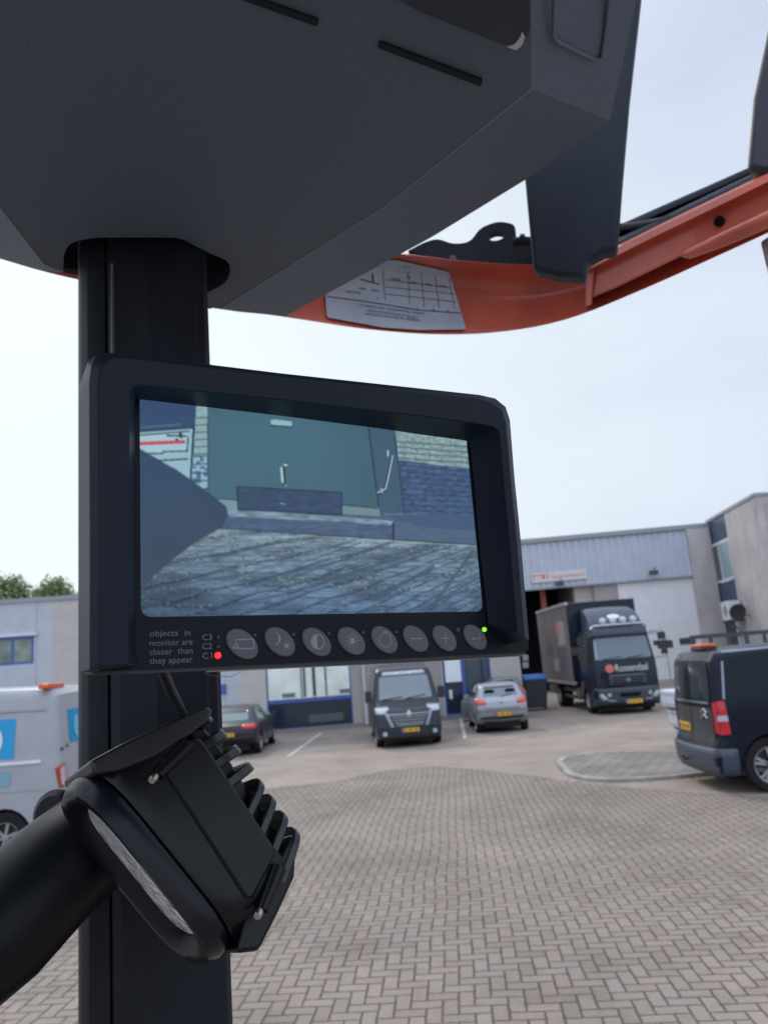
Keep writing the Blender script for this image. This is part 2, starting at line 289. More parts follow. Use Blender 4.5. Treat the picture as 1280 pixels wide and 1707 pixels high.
#MARK_MACHINE
# ================================================================ the forklift
fork = thing('forklift', 'orange and black forklift cab with a dark roof liner on a thick pillar', 'forklift', (0, 0, 0))
LZ = CZ + .33
def liner():
    notch = rnd([(106, 452, 0), (107, 420), (120, 403), (160, 396), (300, 396), (352, 424, 30), (386, 436, 30), (382, 470, 22), (344, 489, 0)], 14, 4)
    bot = notch + [(344, 510), (370, 513), (640, 345), (885, 148), (885, -260), (0, -260), (-160, -260), (-160, 170), (-60, 290), (0, 345), (75, 441), (88, 447)]
    B = [PZ(x, y, LZ) for x, y in bot]
    mb = MB()
    v, f = fill2d([(p.x, p.y) for p in B], 9); mb.add([(x, y, LZ) for x, y in v], f)
    # chamfers: crease -> outer edge
    cre = [(344, 510), (370, 513), (440, 469), (640, 345), (760, 249), (885, 148), (885, 0), (885, -260)]
    outr = [(346, 512.5), (400, 520), (476, 527), (720, 395), (875, 300), (1016, 201), (1060, 0), (1110, -260)]
    oz = [.338, .350, .362, .375, .385, .40, .40, .40]
    mid = []
    r0 = [PZ(x, y, LZ) for x, y in cre]; r2 = [PZ(x, y, CZ + z) for (x, y), z in zip(outr, oz)]
    # rounded corner at the bottom rear
    r3 = [p + Vector((0, 0, .05)) for p in r2]
    mb.loft([r0, r2, r3], cap=False, closed=False)
    crl = [(88, 447), (75, 441), (0, 345), (-60, 290), (-160, 170)]; oul = [(100, 455), (60, 449), (0, 431), (-100, 400), (-260, 330)]
    l0 = [PZ(x, y, LZ) for x, y in crl]; l2 = [PZ(x, y, CZ + z) for (x, y), z in zip(oul, (.336, .345, .37, .37, .37))]; l3 = [p + Vector((0, 0, .08)) for p in l2]
    mb.loft([l0, l2, l3], cap=False, closed=False)
    mb.add([PZ(106, 452, LZ), l2[0], l0[0]], [(0, 1, 2)])
    me_ = mat('liner edge highlight', (.22, .25, .30), .5)  # pale crease tubes stand in for light catching the edges
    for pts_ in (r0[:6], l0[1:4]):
        mb2 = MB(); mb2.tube([p + Vector((0, 0, -.0001)) for p in pts_], .0005, 6); mb2.build('edge_highlight', me_, fork)
    # notch wall
    NN = [PZ(x, y, LZ) for x, y in notch]
    mb.loft([NN, [p + Vector((0, 0, .035)) for p in NN]], cap=False, closed=False)
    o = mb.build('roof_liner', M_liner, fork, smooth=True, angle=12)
    # upper shell of the roof (closes the notch from above)
    sh = [PZ(x, y, LZ) for x, y in ((60, 425), (110, 447), (344, 500), (640, 335), (870, 150), (870, -260), (-160, -260), (-160, 170), (0, 330))]
    MB().prism([p + Vector((0, 0, .04)) for p in sh], [p + Vector((0, 0, .12)) for p in sh]).build('roof_shell', M_liner2, fork)
    # roof cover above the liner, running back over the seat
    cv = [(p.x, p.y) for p in l2[::-1]] + [(p.x, p.y) for p in r3[1:]]
    cv = [(cv[0][0], -.7)] + cv + [(cv[-1][0] + .04, -.7)]
    cxm = sum(p[0] for p in cv) / len(cv); cym = .1
    cv = [(cxm + (x - cxm) * .985, cym + (y - cym) * .985) for x, y in cv]
    MB().prism([Vector((x, y, CZ + .41)) for x, y in cv], [Vector((x, y, CZ + .50)) for x, y in cv]).build('roof_cover', M_liner2, fork)
    # hatch, slots
    hz = LZ - .003
    hp = rnd([(560, -60, 0), (700, 20, 0), (852, 80, 22), (884, 62, 30), (878, -60, 0)], 10)
    H = [PZ(x, y, hz) for x, y in hp]
    MB().prism(H, [p + Vector((0, 0, .0028)) for p in H]).build('roof_hatch', M_liner2, fork)
    for a, b, wpx in (((632, 76), (803, 140), 5), ((400, -6), (530, 40), 5)):
        a = Vector(a); b = Vector(b); d = (b - a).normalized(); n = Vector((-d.y, d.x)) * wpx
        q = rnd([tuple(a - n), tuple(b - n), tuple(b + n), tuple(a + n)], 3)
        Q = [PZ(x, y, hz + .001) for x, y in q]
        MB().prism(Q, [p + Vector((0, 0, .0018)) for p in Q]).build('roof_slot', mat('slot grey', (.022, .027, .036), .8, spec=.1), fork)
    # raised panel outline on the right face
    def rf(x, y):
        a, b, c = r0[5], r2[5], r2[6]; n = (b - a).cross(c - a).normalized(); return PP(x, y, a - n * .0 + Vector((0, 0, -.0015)), n)
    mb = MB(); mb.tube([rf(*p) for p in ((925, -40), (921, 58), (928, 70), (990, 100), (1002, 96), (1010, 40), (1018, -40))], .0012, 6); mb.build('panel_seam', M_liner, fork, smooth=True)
    Q = [PZ(x, y, hz - .0006) for x, y in ((846, 79), (858, 74), (866, 64), (870, 54), (875, 62), (870, 76), (860, 84))]
    MB().prism(Q, [p + Vector((0, 0, .002)) for p in Q]).build('hatch_highlight', mat('hatch corner highlight', (.5, .52, .62), .5), fork)  # whitish corner piece is a painted highlight
liner()

def pillar():
    D = PZ(240, 402, LZ).y + .012
    def pt(px, d): p = PP(px, 1150, (0, d, 0), Vector((0, 1, 0))); return (p.x, p.y)
    plan = [pt(131, D + .035), pt(132, D + .016), pt(137, D + .006), pt(148, D + .001), pt(165, D), pt(180, D + .001), pt(183, D + .004), pt(186, D - .001), pt(200, D - .004), pt(240, D - .003), pt(262, D - .003),
            pt(266, D - .0022), pt(330, D + .001), pt(345, D + .003), pt(350, D + .006), pt(362, D + .008), pt(369, D + .014), pt(369, D + .06), pt(345, D + .08), pt(160, D + .08), pt(131, D + .06)]
    zs = [.9, 1.6, 2.2, 2.8, CZ + .36]
    mb = MB(); mb.loft([[Vector((x, y, z)) for x, y in plan] for z in zs]); o = mb.build('front_pillar', M_pillar, fork, smooth=True, angle=25); o['label'] = 'thick dark pillar with a lengthwise groove'
    # floor-mounted base of the pillar
    mb = MB(); x0 = plan[0][0] - .03; x1 = plan[16][0] + .03
    mb.box((x0, D - .05, .55), (x1, D + .12, .93)); mb.build('pillar_base', M_pillar, fork, bevel=.02)
    c = [(PP(187, y, (0, D - .006, 0), Vector((0, 1, 0)))) for y in (440, 470, 520, 600)]
    MB().tube(c, .0012, 6).build('seal_strip', mat('seal', (.12, .13, .15), .4), fork, smooth=True)
pillar()
def notch_back():
    poly = [(86, 380), (392, 380), (392, 485), (346, 507), (300, 490), (131, 451), (106, 446), (92, 442)]
    A = [PH(x, y, .67) for x, y in poly]; MB().prism(A, [p + Vector((0, .01, 0)) for p in A]).build('liner_backing', mat('liner backing', (.022, .020, .028), .8, spec=.1), fork)
notch_back()

# ---- orange guard frame
FZ = CZ + .40
low = [(-160, 375), (-80, 405), (0, 430), (65, 451), (130, 466), (250, 492), (370, 514), (480, 529), (600, 548), (700, 557), (780, 558), (850, 552), (920, 540), (980, 521), (1100, 470), (1280, 388), (1440, 310)]
top = [(-160, 300), (-80, 325), (0, 345), (65, 362), (130, 372), (250, 392), (370, 402), (480, 410), (600, 418), (668, 423), (755, 434), (830, 440), (900, 443), (978, 434), (1100, 385), (1280, 300), (1440, 215)]
def interp(tab, x, k):
    for a, b in zip(tab, tab[1:]):
        if a[0] <= x <= b[0]: t = (x - a[0]) / (b[0] - a[0]); t2 = t; return a[k] + (b[k] - a[k]) * t2
    return tab[0][k] if x < tab[0][0] else tab[-1][k]
LD = []
for x, y in low:
    p = PZ(x, y, FZ); LD.append((x, math.hypot(p.x, p.y)))
def smoothed(tab, x, k, w=45): return sum(interp(tab, x + d, k) for d in (-w, -w / 2, 0, w / 2, w)) / 5
def FD(x): return smoothed(LD, x, 1)
def web(px, py, off=0.0):
    yl = smoothed(low, px, 1, 30); yt = smoothed(top, px, 1, 30); f = min(1, max(0, (yl - py) / (yl - yt)))
    bulge = .022 * math.sin(math.pi * min(1, f * 1.05)) ** 1.2 - .030 * max(0, f - .82) / .18
    return PH(px, py, FD(px) + bulge - off)
def guard():
    rows = []
    xs = [x for x in range(-160, 1441, 25)]
    for f in (-.03, 0, .05, .15, .3, .45, .6, .75, .85, .93, 1.0):
        r = []
        for x in xs:
            yl = smoothed(low, x, 1, 30); yt = smoothed(top, x, 1, 30); y = yl + (yt - yl) * max(f, 0)
            p = web(x, y)
            if f < 0: p = PH(x, yl - 1, FD(x) + .03)
            r.append(p)
        rows.append(r)
    r = []
    for x in xs:
        yt = smoothed(top, x, 1, 30); r.append(PH(x, yt - 2, FD(x) + .04))
    rows.append(r)
    mb = MB(); n = len(xs)
    rings = [[rw[i] for rw in rows] for i in range(n)]
    mb.loft(rings, cap=True, closed=True); return mb.build('guard_frame', M_orange, fork, smooth=True, angle=50)
frame = guard(); frame['label'] = 'curved orange front beam of the overhead guard'
def side_arm():
    # straight orange channel over the right end of the beam
    D = lambda x: FD(x) - .035
    st = []
    for x in (978, 1030, 1100, 1200, 1290, 1440):
        t0 = {978: 436, 1030: 409, 1100: 374, 1200: 326, 1290: 282, 1440: 209}[x]
        b0 = {978: 500, 1030: 478, 1100: 444, 1200: 396, 1290: 352, 1440: 282}[x]
        h = b0 - t0; d = D(x)
        st.append([PH(x, t0, d + .004), PH(x, t0 + h * .05, d - .006), PH(x, t0 + h * .22, d - .008), PH(x, t0 + h * .30, d + .006), PH(x, t0 + h * .95, d + .010), PH(x, b0, d + .012), PH(x, b0, d + .05), PH(x, t0 - 3, d + .05)])
    mb = MB(); mb.loft(st); o = mb.build('guard_side_rail', M_orange, fork, smooth=True, angle=35)
    # end plate with lip
    mb = MB(); x = 978; mb.prism([PH(976, 434, D(x) + .0), PH(1008, 417, D(x) - .002), PH(1012, 428, D(x) - .004), PH(990, 448, D(x) - .004), PH(986, 508, D(x) + .008), PH(975, 512, D(x) + .01)],
             [PH(976, 434, D(x) + .05), PH(1008, 417, D(x) + .05), PH(1012, 428, D(x) + .05), PH(990, 448, D(x) + .05), PH(986, 508, D(x) + .05), PH(975, 512, D(x) + .05)])
    mb.build('rail_end_plate', M_orange, fork, bevel=.0015)
    # tubular ridge
    mb = MB(); mb.tube([PH(1136, 425, D(1138) + .002), PH(1148, 423, D(1150) - .003), PH(1200, 401, D(1200) - .005), PH(1290, 361, D(1290) - .005), PH(1450, 292, D(1440) - .005)], [.002, .0055, .0075, .0085, .010], 16)
    mb.build('guard_tube', M_orange, fork, smooth=True)
    p = PH(1198, 369, D(1198) + .004); M = Matrix.Translation(p) @ (CAM - p).to_track_quat('Z', 'Y').to_matrix().to_4x4()
    mb = MB(); mb.lathe([(.0055, -.002), (.0055, .001), (.004, .0014)], M, 16); mb.build('rail_hole', M_slot, fork)
side_arm()
# ---- decal with lettering on the beam
def decal():
    po = rnd([(541, 470, 2), (610, 436, 2), (662, 434, 2), (748, 453, 6), (777, 549, 5), (700, 550, 0), (640, 546, 0), (545, 529, 5)], 3)
    mb = MB(); add_fill(mb, po, lambda x, y: web(x, y, .005), 12)
    o = mb.build('capacity_decal', M_decal, frame, smooth=True); o['label'] = 'grey load capacity decal with French lettering'
    ink = MB()
    def fn(x, y): return web(x, y, .0058)
    def line(x0, y0, x1, y1, wd=.7):
        n = max(2, int(abs(x1 - x0) / 10)); d = Vector((x1 - x0, y1 - y0)).normalized(); q = Vector((-d.y, d.x)) * wd
        for k in range(n):
            a = Vector((x0, y0)).lerp(Vector((x1, y1)), k / n); b = Vector((x0, y0)).lerp(Vector((x1, y1)), (k + 1) / n)
            ink.add([fn(*(a + q)), fn(*(b + q)), fn(*(b - q)), fn(*(a - q))], [(0, 1, 2, 3)])
    def txt(s, x0, y0, x1, y1, h):     # baseline from (x0,y0) to (x1,y1) in photo pixels
        v, f = text2d(s); w0 = min(p[0] for p in v); w1 = max(p[0] for p in v); d = Vector((x1 - x0, y1 - y0)).normalized(); up = Vector((d.y, -d.x))
        ink.add([fn(*(Vector((x0, y0)).lerp(Vector((x1, y1)), (x - w0) / (w1 - w0)) + up * (y / .7 * h))) for x, y in v], f)
    line(545, 494, 600, 501); line(600, 501, 700, 517); line(700, 517, 768, 522)
    txt('LE CHARIOT DOIT TOUJOURS ETRE CONDUIT', 598, 510, 707, 525, 4); txt('LES FOURCHES EN BAS ET LE MAT', 612, 519, 696, 531, 4); txt('RETRACTE SAUF LORS DU GERBAGE', 609, 525, 700, 536, 4)
    txt('A', 693, 516, 697, 517, 4.5); txt('B', 720, 519, 724, 519.5, 4.5); txt('C', 744, 520, 748, 520.5, 4.5)
    line(638, 450, 642, 500, .4); line(680, 448, 683, 508, .4); line(702, 455, 707, 512, .4); line(725, 458, 732, 514, .4); line(748, 462, 758, 516, .4)
    line(642, 466, 752, 480, .4); line(642, 478, 756, 490, .4); line(642, 490, 758, 503, .4)
    line(600, 465, 632, 474, .9); line(621, 456, 622, 472, 1.4)
    txt('500', 598, 482, 609, 484, 4); txt('600', 619, 485, 631, 487, 4); txt('GRAVITE', 576, 487, 601, 491, 4); txt('1000', 652, 466, 667, 469, 4)
    txt('1100', 680, 472, 694, 474, 4); txt('1200', 706, 475, 719, 477, 4); txt('1300', 731, 478, 744, 480, 4); txt('kg', 678, 463, 684, 464, 4); txt('x', 627, 498, 631, 498.5, 4)
    txt('CAPACITE REELLE', 672, 447, 716, 455, 3.5)
    ink.build('decal_lettering', M_ink, frame, fix=False)
decal()
# ---- black parts above the beam
def plate(name, poly, h, th, m, r=0, bev=.001, hole=None, parent=fork):
    """outline in a vertical plane facing the camera at horizontal distance h, thickness th"""
    c = PH(sum(p[0] for p in poly) / len(poly), sum(p[1] for p in poly) / len(poly), h); n = Vector((c.x, c.y, 0)).normalized()
    po = rnd(poly, r) if r else [p[:2] for p in poly]
    mb = MB()
    A = [PP(x, y, c, n) for x, y in po]; B = [p + n * th for p in A]
    if hole:
        # bridge the outline to the hole
        k = len(A); i0 = max(range(k), key=lambda i: po[i][1] * -1 - abs(po[i][0] - hole[0][0])); H = [PP(x, y, c, n) for x, y in hole]; nh = len(H)
        A2 = A; bm = bmesh.new(); vo = [bm.verts.new(p) for p in A]; vh = [bm.verts.new(p) for p in H]
        es = [bm.edges.new((vo[i], vo[(i + 1) % k])) for i in range(k)] + [bm.edges.new((vh[i], vh[(i + 1) % nh])) for i in range(nh)]
        bmesh.ops.triangle_fill(bm, edges=es, use_beauty=True); g = bmesh.ops.extrude_face_region(bm, geom=bm.faces[:])
        bmesh.ops.translate(bm, vec=n * th, verts=[v for v in g['geom'] if isinstance(v, bmesh.types.BMVert)])
        bmesh.ops.recalc_face_normals(bm, faces=bm.faces); me = bpy.data.meshes.new(name); bm.to_mesh(me); bm.free(); me.materials.append(m)
        return link(name, me, parent)
    mb.prism(A, B); return mb.build(name, m, parent, bevel=bev)
plate('lifting_bracket', [(680, 418, 0), (705, 405), (728, 397, 12), (755, 407, 12), (783, 404, 12), (800, 380, 10), (830, 368, 14), (858, 374, 8), (861, 402, 4), (888, 404, 0), (892, 442, 0), (840, 446, 0), (770, 440, 0), (715, 428, 0)], .93, .012, M_blackm, r=6, hole=ell(827, 394, 14, 7, 16, -.2))
mb = MB(); mb.tube([PH(855, 404, .90), PH(872, 402, .90), PH(900, 404, .9)], .006, 12); mb.tube([PH(866, 400, .898), PH(874, 400, .898)], .0075, 6); mb.build('hinge_bolt', M_blackm, fork)
mb = MB(); mb.tube([PH(754, 431, .925), PH(756, 431, .921)], .004, 10); mb.build('bracket_screw', mat('dull steel', (.25, .27, .3), .4, metal=.8), fork)
plate('roof_crossbar', [(1088, -240), (1077, -100), (1066, 0), (1048, 160), (1036, 300), (1027, 416), (1006, 418), (978, 434), (975, 461), (930, 458), (888, 449), (874, 300), (860, 200), (860, -240)], .70, .02, M_blade, r=0, bev=.004)
def rails():
    D = lambda x: FD(x) - .01
    def strip(name, up, lo, m, dn=0, th=.02):
        rings = []
        for (x, yu), (_, yl) in zip(up, lo):
            d = D(x) + dn; rings.append([PH(x, yu, d + .004), PH(x, yu + (yl - yu) * .2, d), PH(x, yu + (yl - yu) * .8, d), PH(x, yl, d + .004), PH(x, yl, d + th), PH(x, yu, d + th)])
        MB().loft(rings).build(name, m, fork, smooth=True, angle=45)
    xs = (1026, 1100, 1180, 1245, 1300, 1440)
    yu = [377, 344, 309, 280, 256, 193]; strip('window_rail', list(zip(xs, yu)), list(zip(xs, [y + 14 for y in yu])), M_blade)
    strip('rail_channel', list(zip(xs, [y + 12 for y in yu])), [(1026, 406), (1100, 370), (1180, 331), (1245, 300), (1300, 273), (1440, 205)], M_blackm, .012)
    yl = [407, 371, 332, 301, 274, 206]; strip('rubber_seal', list(zip(xs, [y - 8 for y in yl])), list(zip(xs, [y + 3 for y in yl])), mat('seal grey', (.05, .065, .09), .5), -.004, .03)
    plate('side_post', [(1252, 165), (1283, 20), (1330, -200), (1480, -200), (1480, 240), (1280, 288), (1243, 282)], .80, .04, mat('post coating', (.035, .037, .055), .5), bev=.006)
    pts = [(1022, 379), (1050, 377), (1075, 373), (1102, 368), (1120, 362)]; c = [PH(x, y, D(x) - .0) for x, y in pts]; mb = MB()
    L_ = 42; P = []; Rr = []
    for k in range(L_ + 1):
        t = k / L_ * (len(c) - 1); i = min(int(t), len(c) - 2); P.append(c[i].lerp(c[i + 1], t - i)); Rr.append(.0047 if k % 2 else .0032)
    mb.tube(P, Rr, 10); mb.build('corrugated_hose', mat('hose', (.06, .07, .085), .35), fork)
rails()
q1 = PH(975, -235, .71); q2 = PH(1390, -195, .82)
mb = MB(); mb.tube([q1 + Vector((-1.1, .0, .0)), q1, q2, q2 + (q2 - q1).normalized() * .2], .035, 12); mb.build('guard_top_bar', M_blackm, fork, smooth=True)
# small mirror edge at the right border
plate('side_mirror', [(1267, 403, 4), (1300, 380, 0), (1340, 380, 0), (1340, 470, 0), (1296, 462, 8), (1276, 442, 4)], .86, .03, mat('mirror back', (.28, .30, .31), .5, noise=.5, nscale=60), r=3)
#MARK_MONITOR
# ================================================================ monitor
exc = Vector((.84946515, .05448459, .52482415)); eyc = Vector((.07257066, .97487466, -.21060126)); ezc = Vector((-.52311229, .21698527, .82416807)); tcv = Vector((-.09179464, -.04153148, .28702617))
def cw(v): return ROT @ Vector((v.x, -v.y, -v.z))
MO = CAM + cw(tcv); MX = cw(exc); MY = cw(eyc); MN = -cw(ezc)
def ml(a, b, c=0): return MO + MX * (a / 1000) + MY * (b / 1000) + MN * (c / 1000)      # mm on the screen plane
def mp_(px, py, c=0): return PP(px, py, MO + MN * (c / 1000), MN)                          # photo pixel on that plane
def mab(px, py, c=0): p = mp_(px, py, c) - MO; return p.dot(MX) * 1000, p.dot(MY) * 1000
mon = thing('camera_monitor', 'dark camera monitor on the pillar, its lit screen showing a door and kerb', 'monitor', MO)
MI = Matrix.Translation(-MO)
def mbuild(mb, *a, **k):
    mb.v = [tuple(Vector(v) - MO) for v in mb.v]; return mb.build(*a, **k)
def monitor():
    # casing slab behind the face
    oc = rnd([(150, 592, 12), (470, 624, 0), (818, 661, 30), (852, 700, 30), (868, 860, 0), (880, 1060, 6), (880, 1089, 10), (700, 1101, 0), (151, 1126, 14)], 10, 5)
    F = [mab(x, y, 2) for x, y in oc]
    cx_ = sum(a for a, b in F) / len(F); cy_ = sum(b for a, b in F) / len(F)
    def ring(c, s=0):
        return [ml(a + (cx_ - a) * s * .0 + (s if a < cx_ else -s), b + (s if b < cy_ else -s), c) for a, b in F]
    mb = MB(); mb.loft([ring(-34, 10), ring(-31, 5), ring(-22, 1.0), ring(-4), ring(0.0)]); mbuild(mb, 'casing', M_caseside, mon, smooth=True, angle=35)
    # front panel (button strip and surround)
    P = rnd([(-17, -12, 6), (160, -12, 6), (162, 98, 4), (-17, 98, 5)], 6)
    P = [mab(x, y, 0) for x, y in rnd([(160, 600, 10), (815, 668, 22), (846, 702, 20), (877, 1084, 8), (160, 1120, 10)], 10, 5)]
    # ring face with opening for the screen
    SC = rnd([(0.4, -8), (154, -6), (153.6, 80.6), (0.4, 80.6)], 4, 5)
    bm = bmesh.new(); vo = [bm.verts.new(ml(a, b, 1.2) - MO) for a, b in P]; vh = [bm.verts.new(ml(a, b, 1.2) - MO) for a, b in SC]
    es = [bm.edges.new((q[i], q[(i + 1) % len(q)])) for q in (vo, vh) for i in range(len(q))]
    bmesh.ops.triangle_fill(bm, edges=es, use_beauty=True); g = bmesh.ops.extrude_face_region(bm, geom=bm.faces[:])
    bmesh.ops.translate(bm, vec=-MN * .0035, verts=[v for v in g['geom'] if isinstance(v, bmesh.types.BMVert)]); bmesh.ops.recalc_face_normals(bm, faces=bm.faces)
    me = bpy.data.meshes.new('front_panel'); bm.to_mesh(me); bm.free(); me.materials.append(M_bezel); link('front_panel', me, mon)
    # sun hood: outer wall, lip, sloping inner wall on left, top and right
    out_ = [(150, 1118), (150, 900), (149, 640), (153, 604), (160, 591), (172, 587), (200, 589), (470, 622), (700, 647), (800, 658), (826, 664), (843, 678), (850, 700), (858, 800), (868, 900), (882, 1068)]
    lip = [(166, 1112), (166, 900), (164, 640), (167, 620), (174, 606), (186, 597), (204, 595), (470, 628), (700, 654), (795, 664), (818, 670), (836, 684), (843, 704), (851, 800), (861, 900), (874, 1064)]
    inn = [(229, 1110), (227, 900), (226, 740), (226, 690), (226, 668), (226, 666), (240, 667), (470, 694), (640, 716), (700, 725), (775, 735), (781, 739), (783, 750), (790, 820), (797, 900), (812, 1040)]
    st1 = [(216, 1108), (216, 900), (216, 720), (216, 672), (217, 652), (222, 645), (236, 643), (470, 667), (700, 694), (800, 707), (822, 711), (832, 719), (834, 736), (841, 820), (849, 900), (862, 1056)]
    cs = {'o': 16, 'l': 18, 's': 12, 'i': 1.6}
    OB = [ml(*[q for q in mab(x, y, 16)], -2) for x, y in out_]
    r = [OB, [mp_(x, y, 14) for x, y in out_], [mp_(x, y, 17.5) for x, y in lip], [mp_(x, y, 16) for x, y in st1], [mp_(x, y, 14) for x, y in [((a[0] * .9 + b[0] * .1), (a[1] * .9 + b[1] * .1)) for a, b in zip(st1, inn)]], [mp_(x, y, 1.8) for x, y in inn]]
    # close the section at both ends by lofting around
    rings = [[row[i] for row in r] for i in range(len(out_))]
    mb = MB(); mb.loft(rings, cap=True, closed=True); o = mbuild(mb, 'sun_hood', M_casing, mon, smooth=True, angle=28)
    mod = o.modifiers.new('b', 'BEVEL'); mod.width = .0012; mod.segments = 3; mod.limit_method = 'ANGLE'; mod.angle_limit = R(30)
    # left lighter side wall
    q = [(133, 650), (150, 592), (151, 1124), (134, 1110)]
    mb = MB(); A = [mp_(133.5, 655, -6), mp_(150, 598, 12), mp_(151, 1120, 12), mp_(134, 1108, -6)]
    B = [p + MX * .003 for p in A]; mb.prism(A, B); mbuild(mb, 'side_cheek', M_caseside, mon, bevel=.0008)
    # lower lip of hood on right
    # thin pale parting line under the casing
    mb = MB(); mb.tube([mp_(345, 1117, -1), mp_(500, 1110, -1), mp_(700, 1101, -1), mp_(872, 1091, -1)], .0008, 6); mbuild(mb, 'parting_line', mat('parting', (.30, .27, .22), .4), mon)
    # buttons
    bpx = [(402, 1073), (465, 1069), (526, 1069), (584, 1067), (639, 1065), (691, 1063), (739, 1062), (790, 1060)]
    for k, (x, y) in enumerate(bpx):
        a, b = mab(x, y, 1.6); E_ = ell(a, b, 7.0, 4.7, 28, R(38))
        mb = MB(); mb.loft([[ml(p, q, 1.0) for p, q in E_], [ml(p, q, 1.9) for p, q in E_], [ml(a + (p - a) * .93, b + (q - b) * .93, 2.3) for p, q in E_]])
        bo = mbuild(mb, 'button', M_button, mon, smooth=True, angle=30)
        s = MB(); c = 2.45
        def ln(p, q, w_=.25):
            d = Vector((q[0] - p[0], q[1] - p[1])).normalized(); n = Vector((-d.y, d.x)) * w_
            s.add([ml(a + p[0] + n.x, b + p[1] + n.y, c), ml(a + q[0] + n.x, b + q[1] + n.y, c), ml(a + q[0] - n.x, b + q[1] - n.y, c), ml(a + p[0] - n.x, b + p[1] - n.y, c)], [(0, 1, 2, 3)])
        def arc(cx, cy, rr, a0, a1, n=14, w_=.25):
            for i in range(n):
                t0 = a0 + (a1 - a0) * i / n; t1 = a0 + (a1 - a0) * (i + 1) / n
                ln((cx + rr * math.cos(t0), cy + rr * math.sin(t0)), (cx + rr * math.cos(t1), cy + rr * math.sin(t1)), w_)
        def disc(cx, cy, rr, a0=0, a1=2 * math.pi, n=14):
            s.add([ml(a + cx, b + cy, c)] + [ml(a + cx + rr * math.cos(a0 + (a1 - a0) * i / n), b + cy + rr * math.sin(a0 + (a1 - a0) * i / n), c) for i in range(n + 1)], [(0, i + 1, i + 2) for i in range(n)])
        if k == 0:
            ln((-3.0, -1.6), (4.2, -1.6)); ln((4.2, -1.6), (4.2, 1.8)); ln((4.2, 1.8), (-1.4, 1.8)); ln((-1.4, 1.8), (-2.6, -.6)); ln((-2.6, -.6), (-4, 1.4)); ln((-4, 1.4), (-1.6, 1.4))
        if k == 1:
            for i in range(10):
                t0 = -1.6 + 3.4 * i / 10; t1 = -1.6 + 3.4 * (i + 1) / 10
                ln((-2.6 + 2.2 * math.cos(t0 * .8), -1.3 + 2.4 * math.sin(t0 * .8)), (-2.6 + 2.2 * math.cos(t1 * .8), -1.3 + 2.4 * math.sin(t1 * .8)), .5 - .08 * abs(i - 5))
            disc(2.4, 1.7, .9)
            for i in range(8): t = i * math.pi / 4; ln((2.4 + 1.1 * math.cos(t), 1.7 + 1.1 * math.sin(t)), (2.4 + 1.9 * math.cos(t), 1.7 + 1.9 * math.sin(t)), .14)
        if k == 2: disc(0, 0, 2.9, math.pi / 2, math.pi * 1.5); arc(0, 0, 2.9, -math.pi / 2, math.pi / 2)
        if k == 3:
            disc(0, 0, 1.3)
            for i in range(12): t = i * math.pi / 6; ln((1.6 * math.cos(t), 1.6 * math.sin(t)), (3.1 * math.cos(t), 3.1 * math.sin(t)), .14)
        if k == 4: arc(0, .2, 2.9, -1.1, math.pi * 1.5, 18, .2); ln((-.3, -3.4), (1.2, -2.8), .4)
        if k == 5: ln((-2.8, 0), (2.8, 0), .28)
        if k == 6: ln((-2.6, 0), (2.6, 0), .22); ln((0, -2.6), (0, 2.6), .22)
        if k == 7: ln((2.4, -2), (2.4, .6), .2); ln((2.4, .6), (-2.4, 1.0), .2); ln((-2.4, 1), (-1.2, .2), .2)
        so_ = mbuild(s, 'symbol', M_symbol, bo, fix=False)
        bo['label'] = ['button with a camera symbol', 'button with moon and sun symbols', 'button with a half filled contrast circle', 'button with a brightness sun symbol', 'button with a circular arrow', 'button with a minus sign', 'button with a plus sign', 'button with an enter arrow'][k]
    def led(px, py, r_, m, lab=None, core=None):
        a, b = mab(px, py, 1.6); mb = MB(); mb.loft([[ml(a + rr * r_ * math.cos(t), b + rr * r_ * math.sin(t), z) for t in [2 * math.pi * i / 16 for i in range(16)]] for rr, z in ((1, 1.0), (1, 1.6), (.8, 2.1), (.4, 2.4))])
        o = mbuild(mb, 'indicator_light', m, mon, smooth=True); 
        if lab: o['label'] = lab
    led(362, 1092, 1.25, M_ledred, 'glowing red indicator light beside C1'); led(362, 1077, .9, M_ledoff); led(362, 1062, .9, M_ledoff)
    for x, y in ((423, 1058), (487, 1057), (546, 1055), (603, 1053), (658, 1052)): led(x, y, .9, mat('led clear', (.05, .055, .06), .3))
    led(762, 1048, 1.3, mat('sensor window', (.04, .045, .055), .3), 'round light sensor')
    led(806, 1047, 1.05, M_ledgrn, 'glowing green indicator light')
    t = MB()
    for s_, x0, x1, yb in (('objects  in', 248, 316, 1061), ('monitor are', 248, 320, 1077), ('closer  than', 248, 320, 1092), ('they appear', 248, 320, 1107), ('C3', 336, 352, 1067), ('C2', 336, 352, 1082), ('C1', 336, 352, 1098)):
        a0, b0 = mab(x0, yb, 1.5); a1, b1 = mab(x1, yb, 1.5)
        v, f = text2d(s_); w0 = min(p[0] for p in v); w1 = max(p[0] for p in v)
        dy = (1060 - yb) * .0
        t.add([ml(a0 + (x - w0) / (w1 - w0) * (a1 - a0), b0 - y / .7 * 2.15, 1.5) for x, y in v], f)
    mbuild(t, 'panel_lettering', M_print, mon, fix=False)
    # bracket stalk behind and below
    mb = MB(); mb.tube([PD(262, 1095, .335), PD(285, 1150, .38), PD(308, 1195, .46), PD(330, 1235, .56)], .0026, 12); mbuild(mb, 'mounting_stalk', M_casing, mon, smooth=True)
    mb = MB(); mb.box((-.022, -.022, 0), (.022, .022, .10), Matrix.Translation(ml(60, 40, -34)) @ (-MN).to_track_quat('Z', 'Y').to_matrix().to_4x4()); mbuild(mb, 'mounting_block', M_casing, mon, bevel=.003)
monitor()

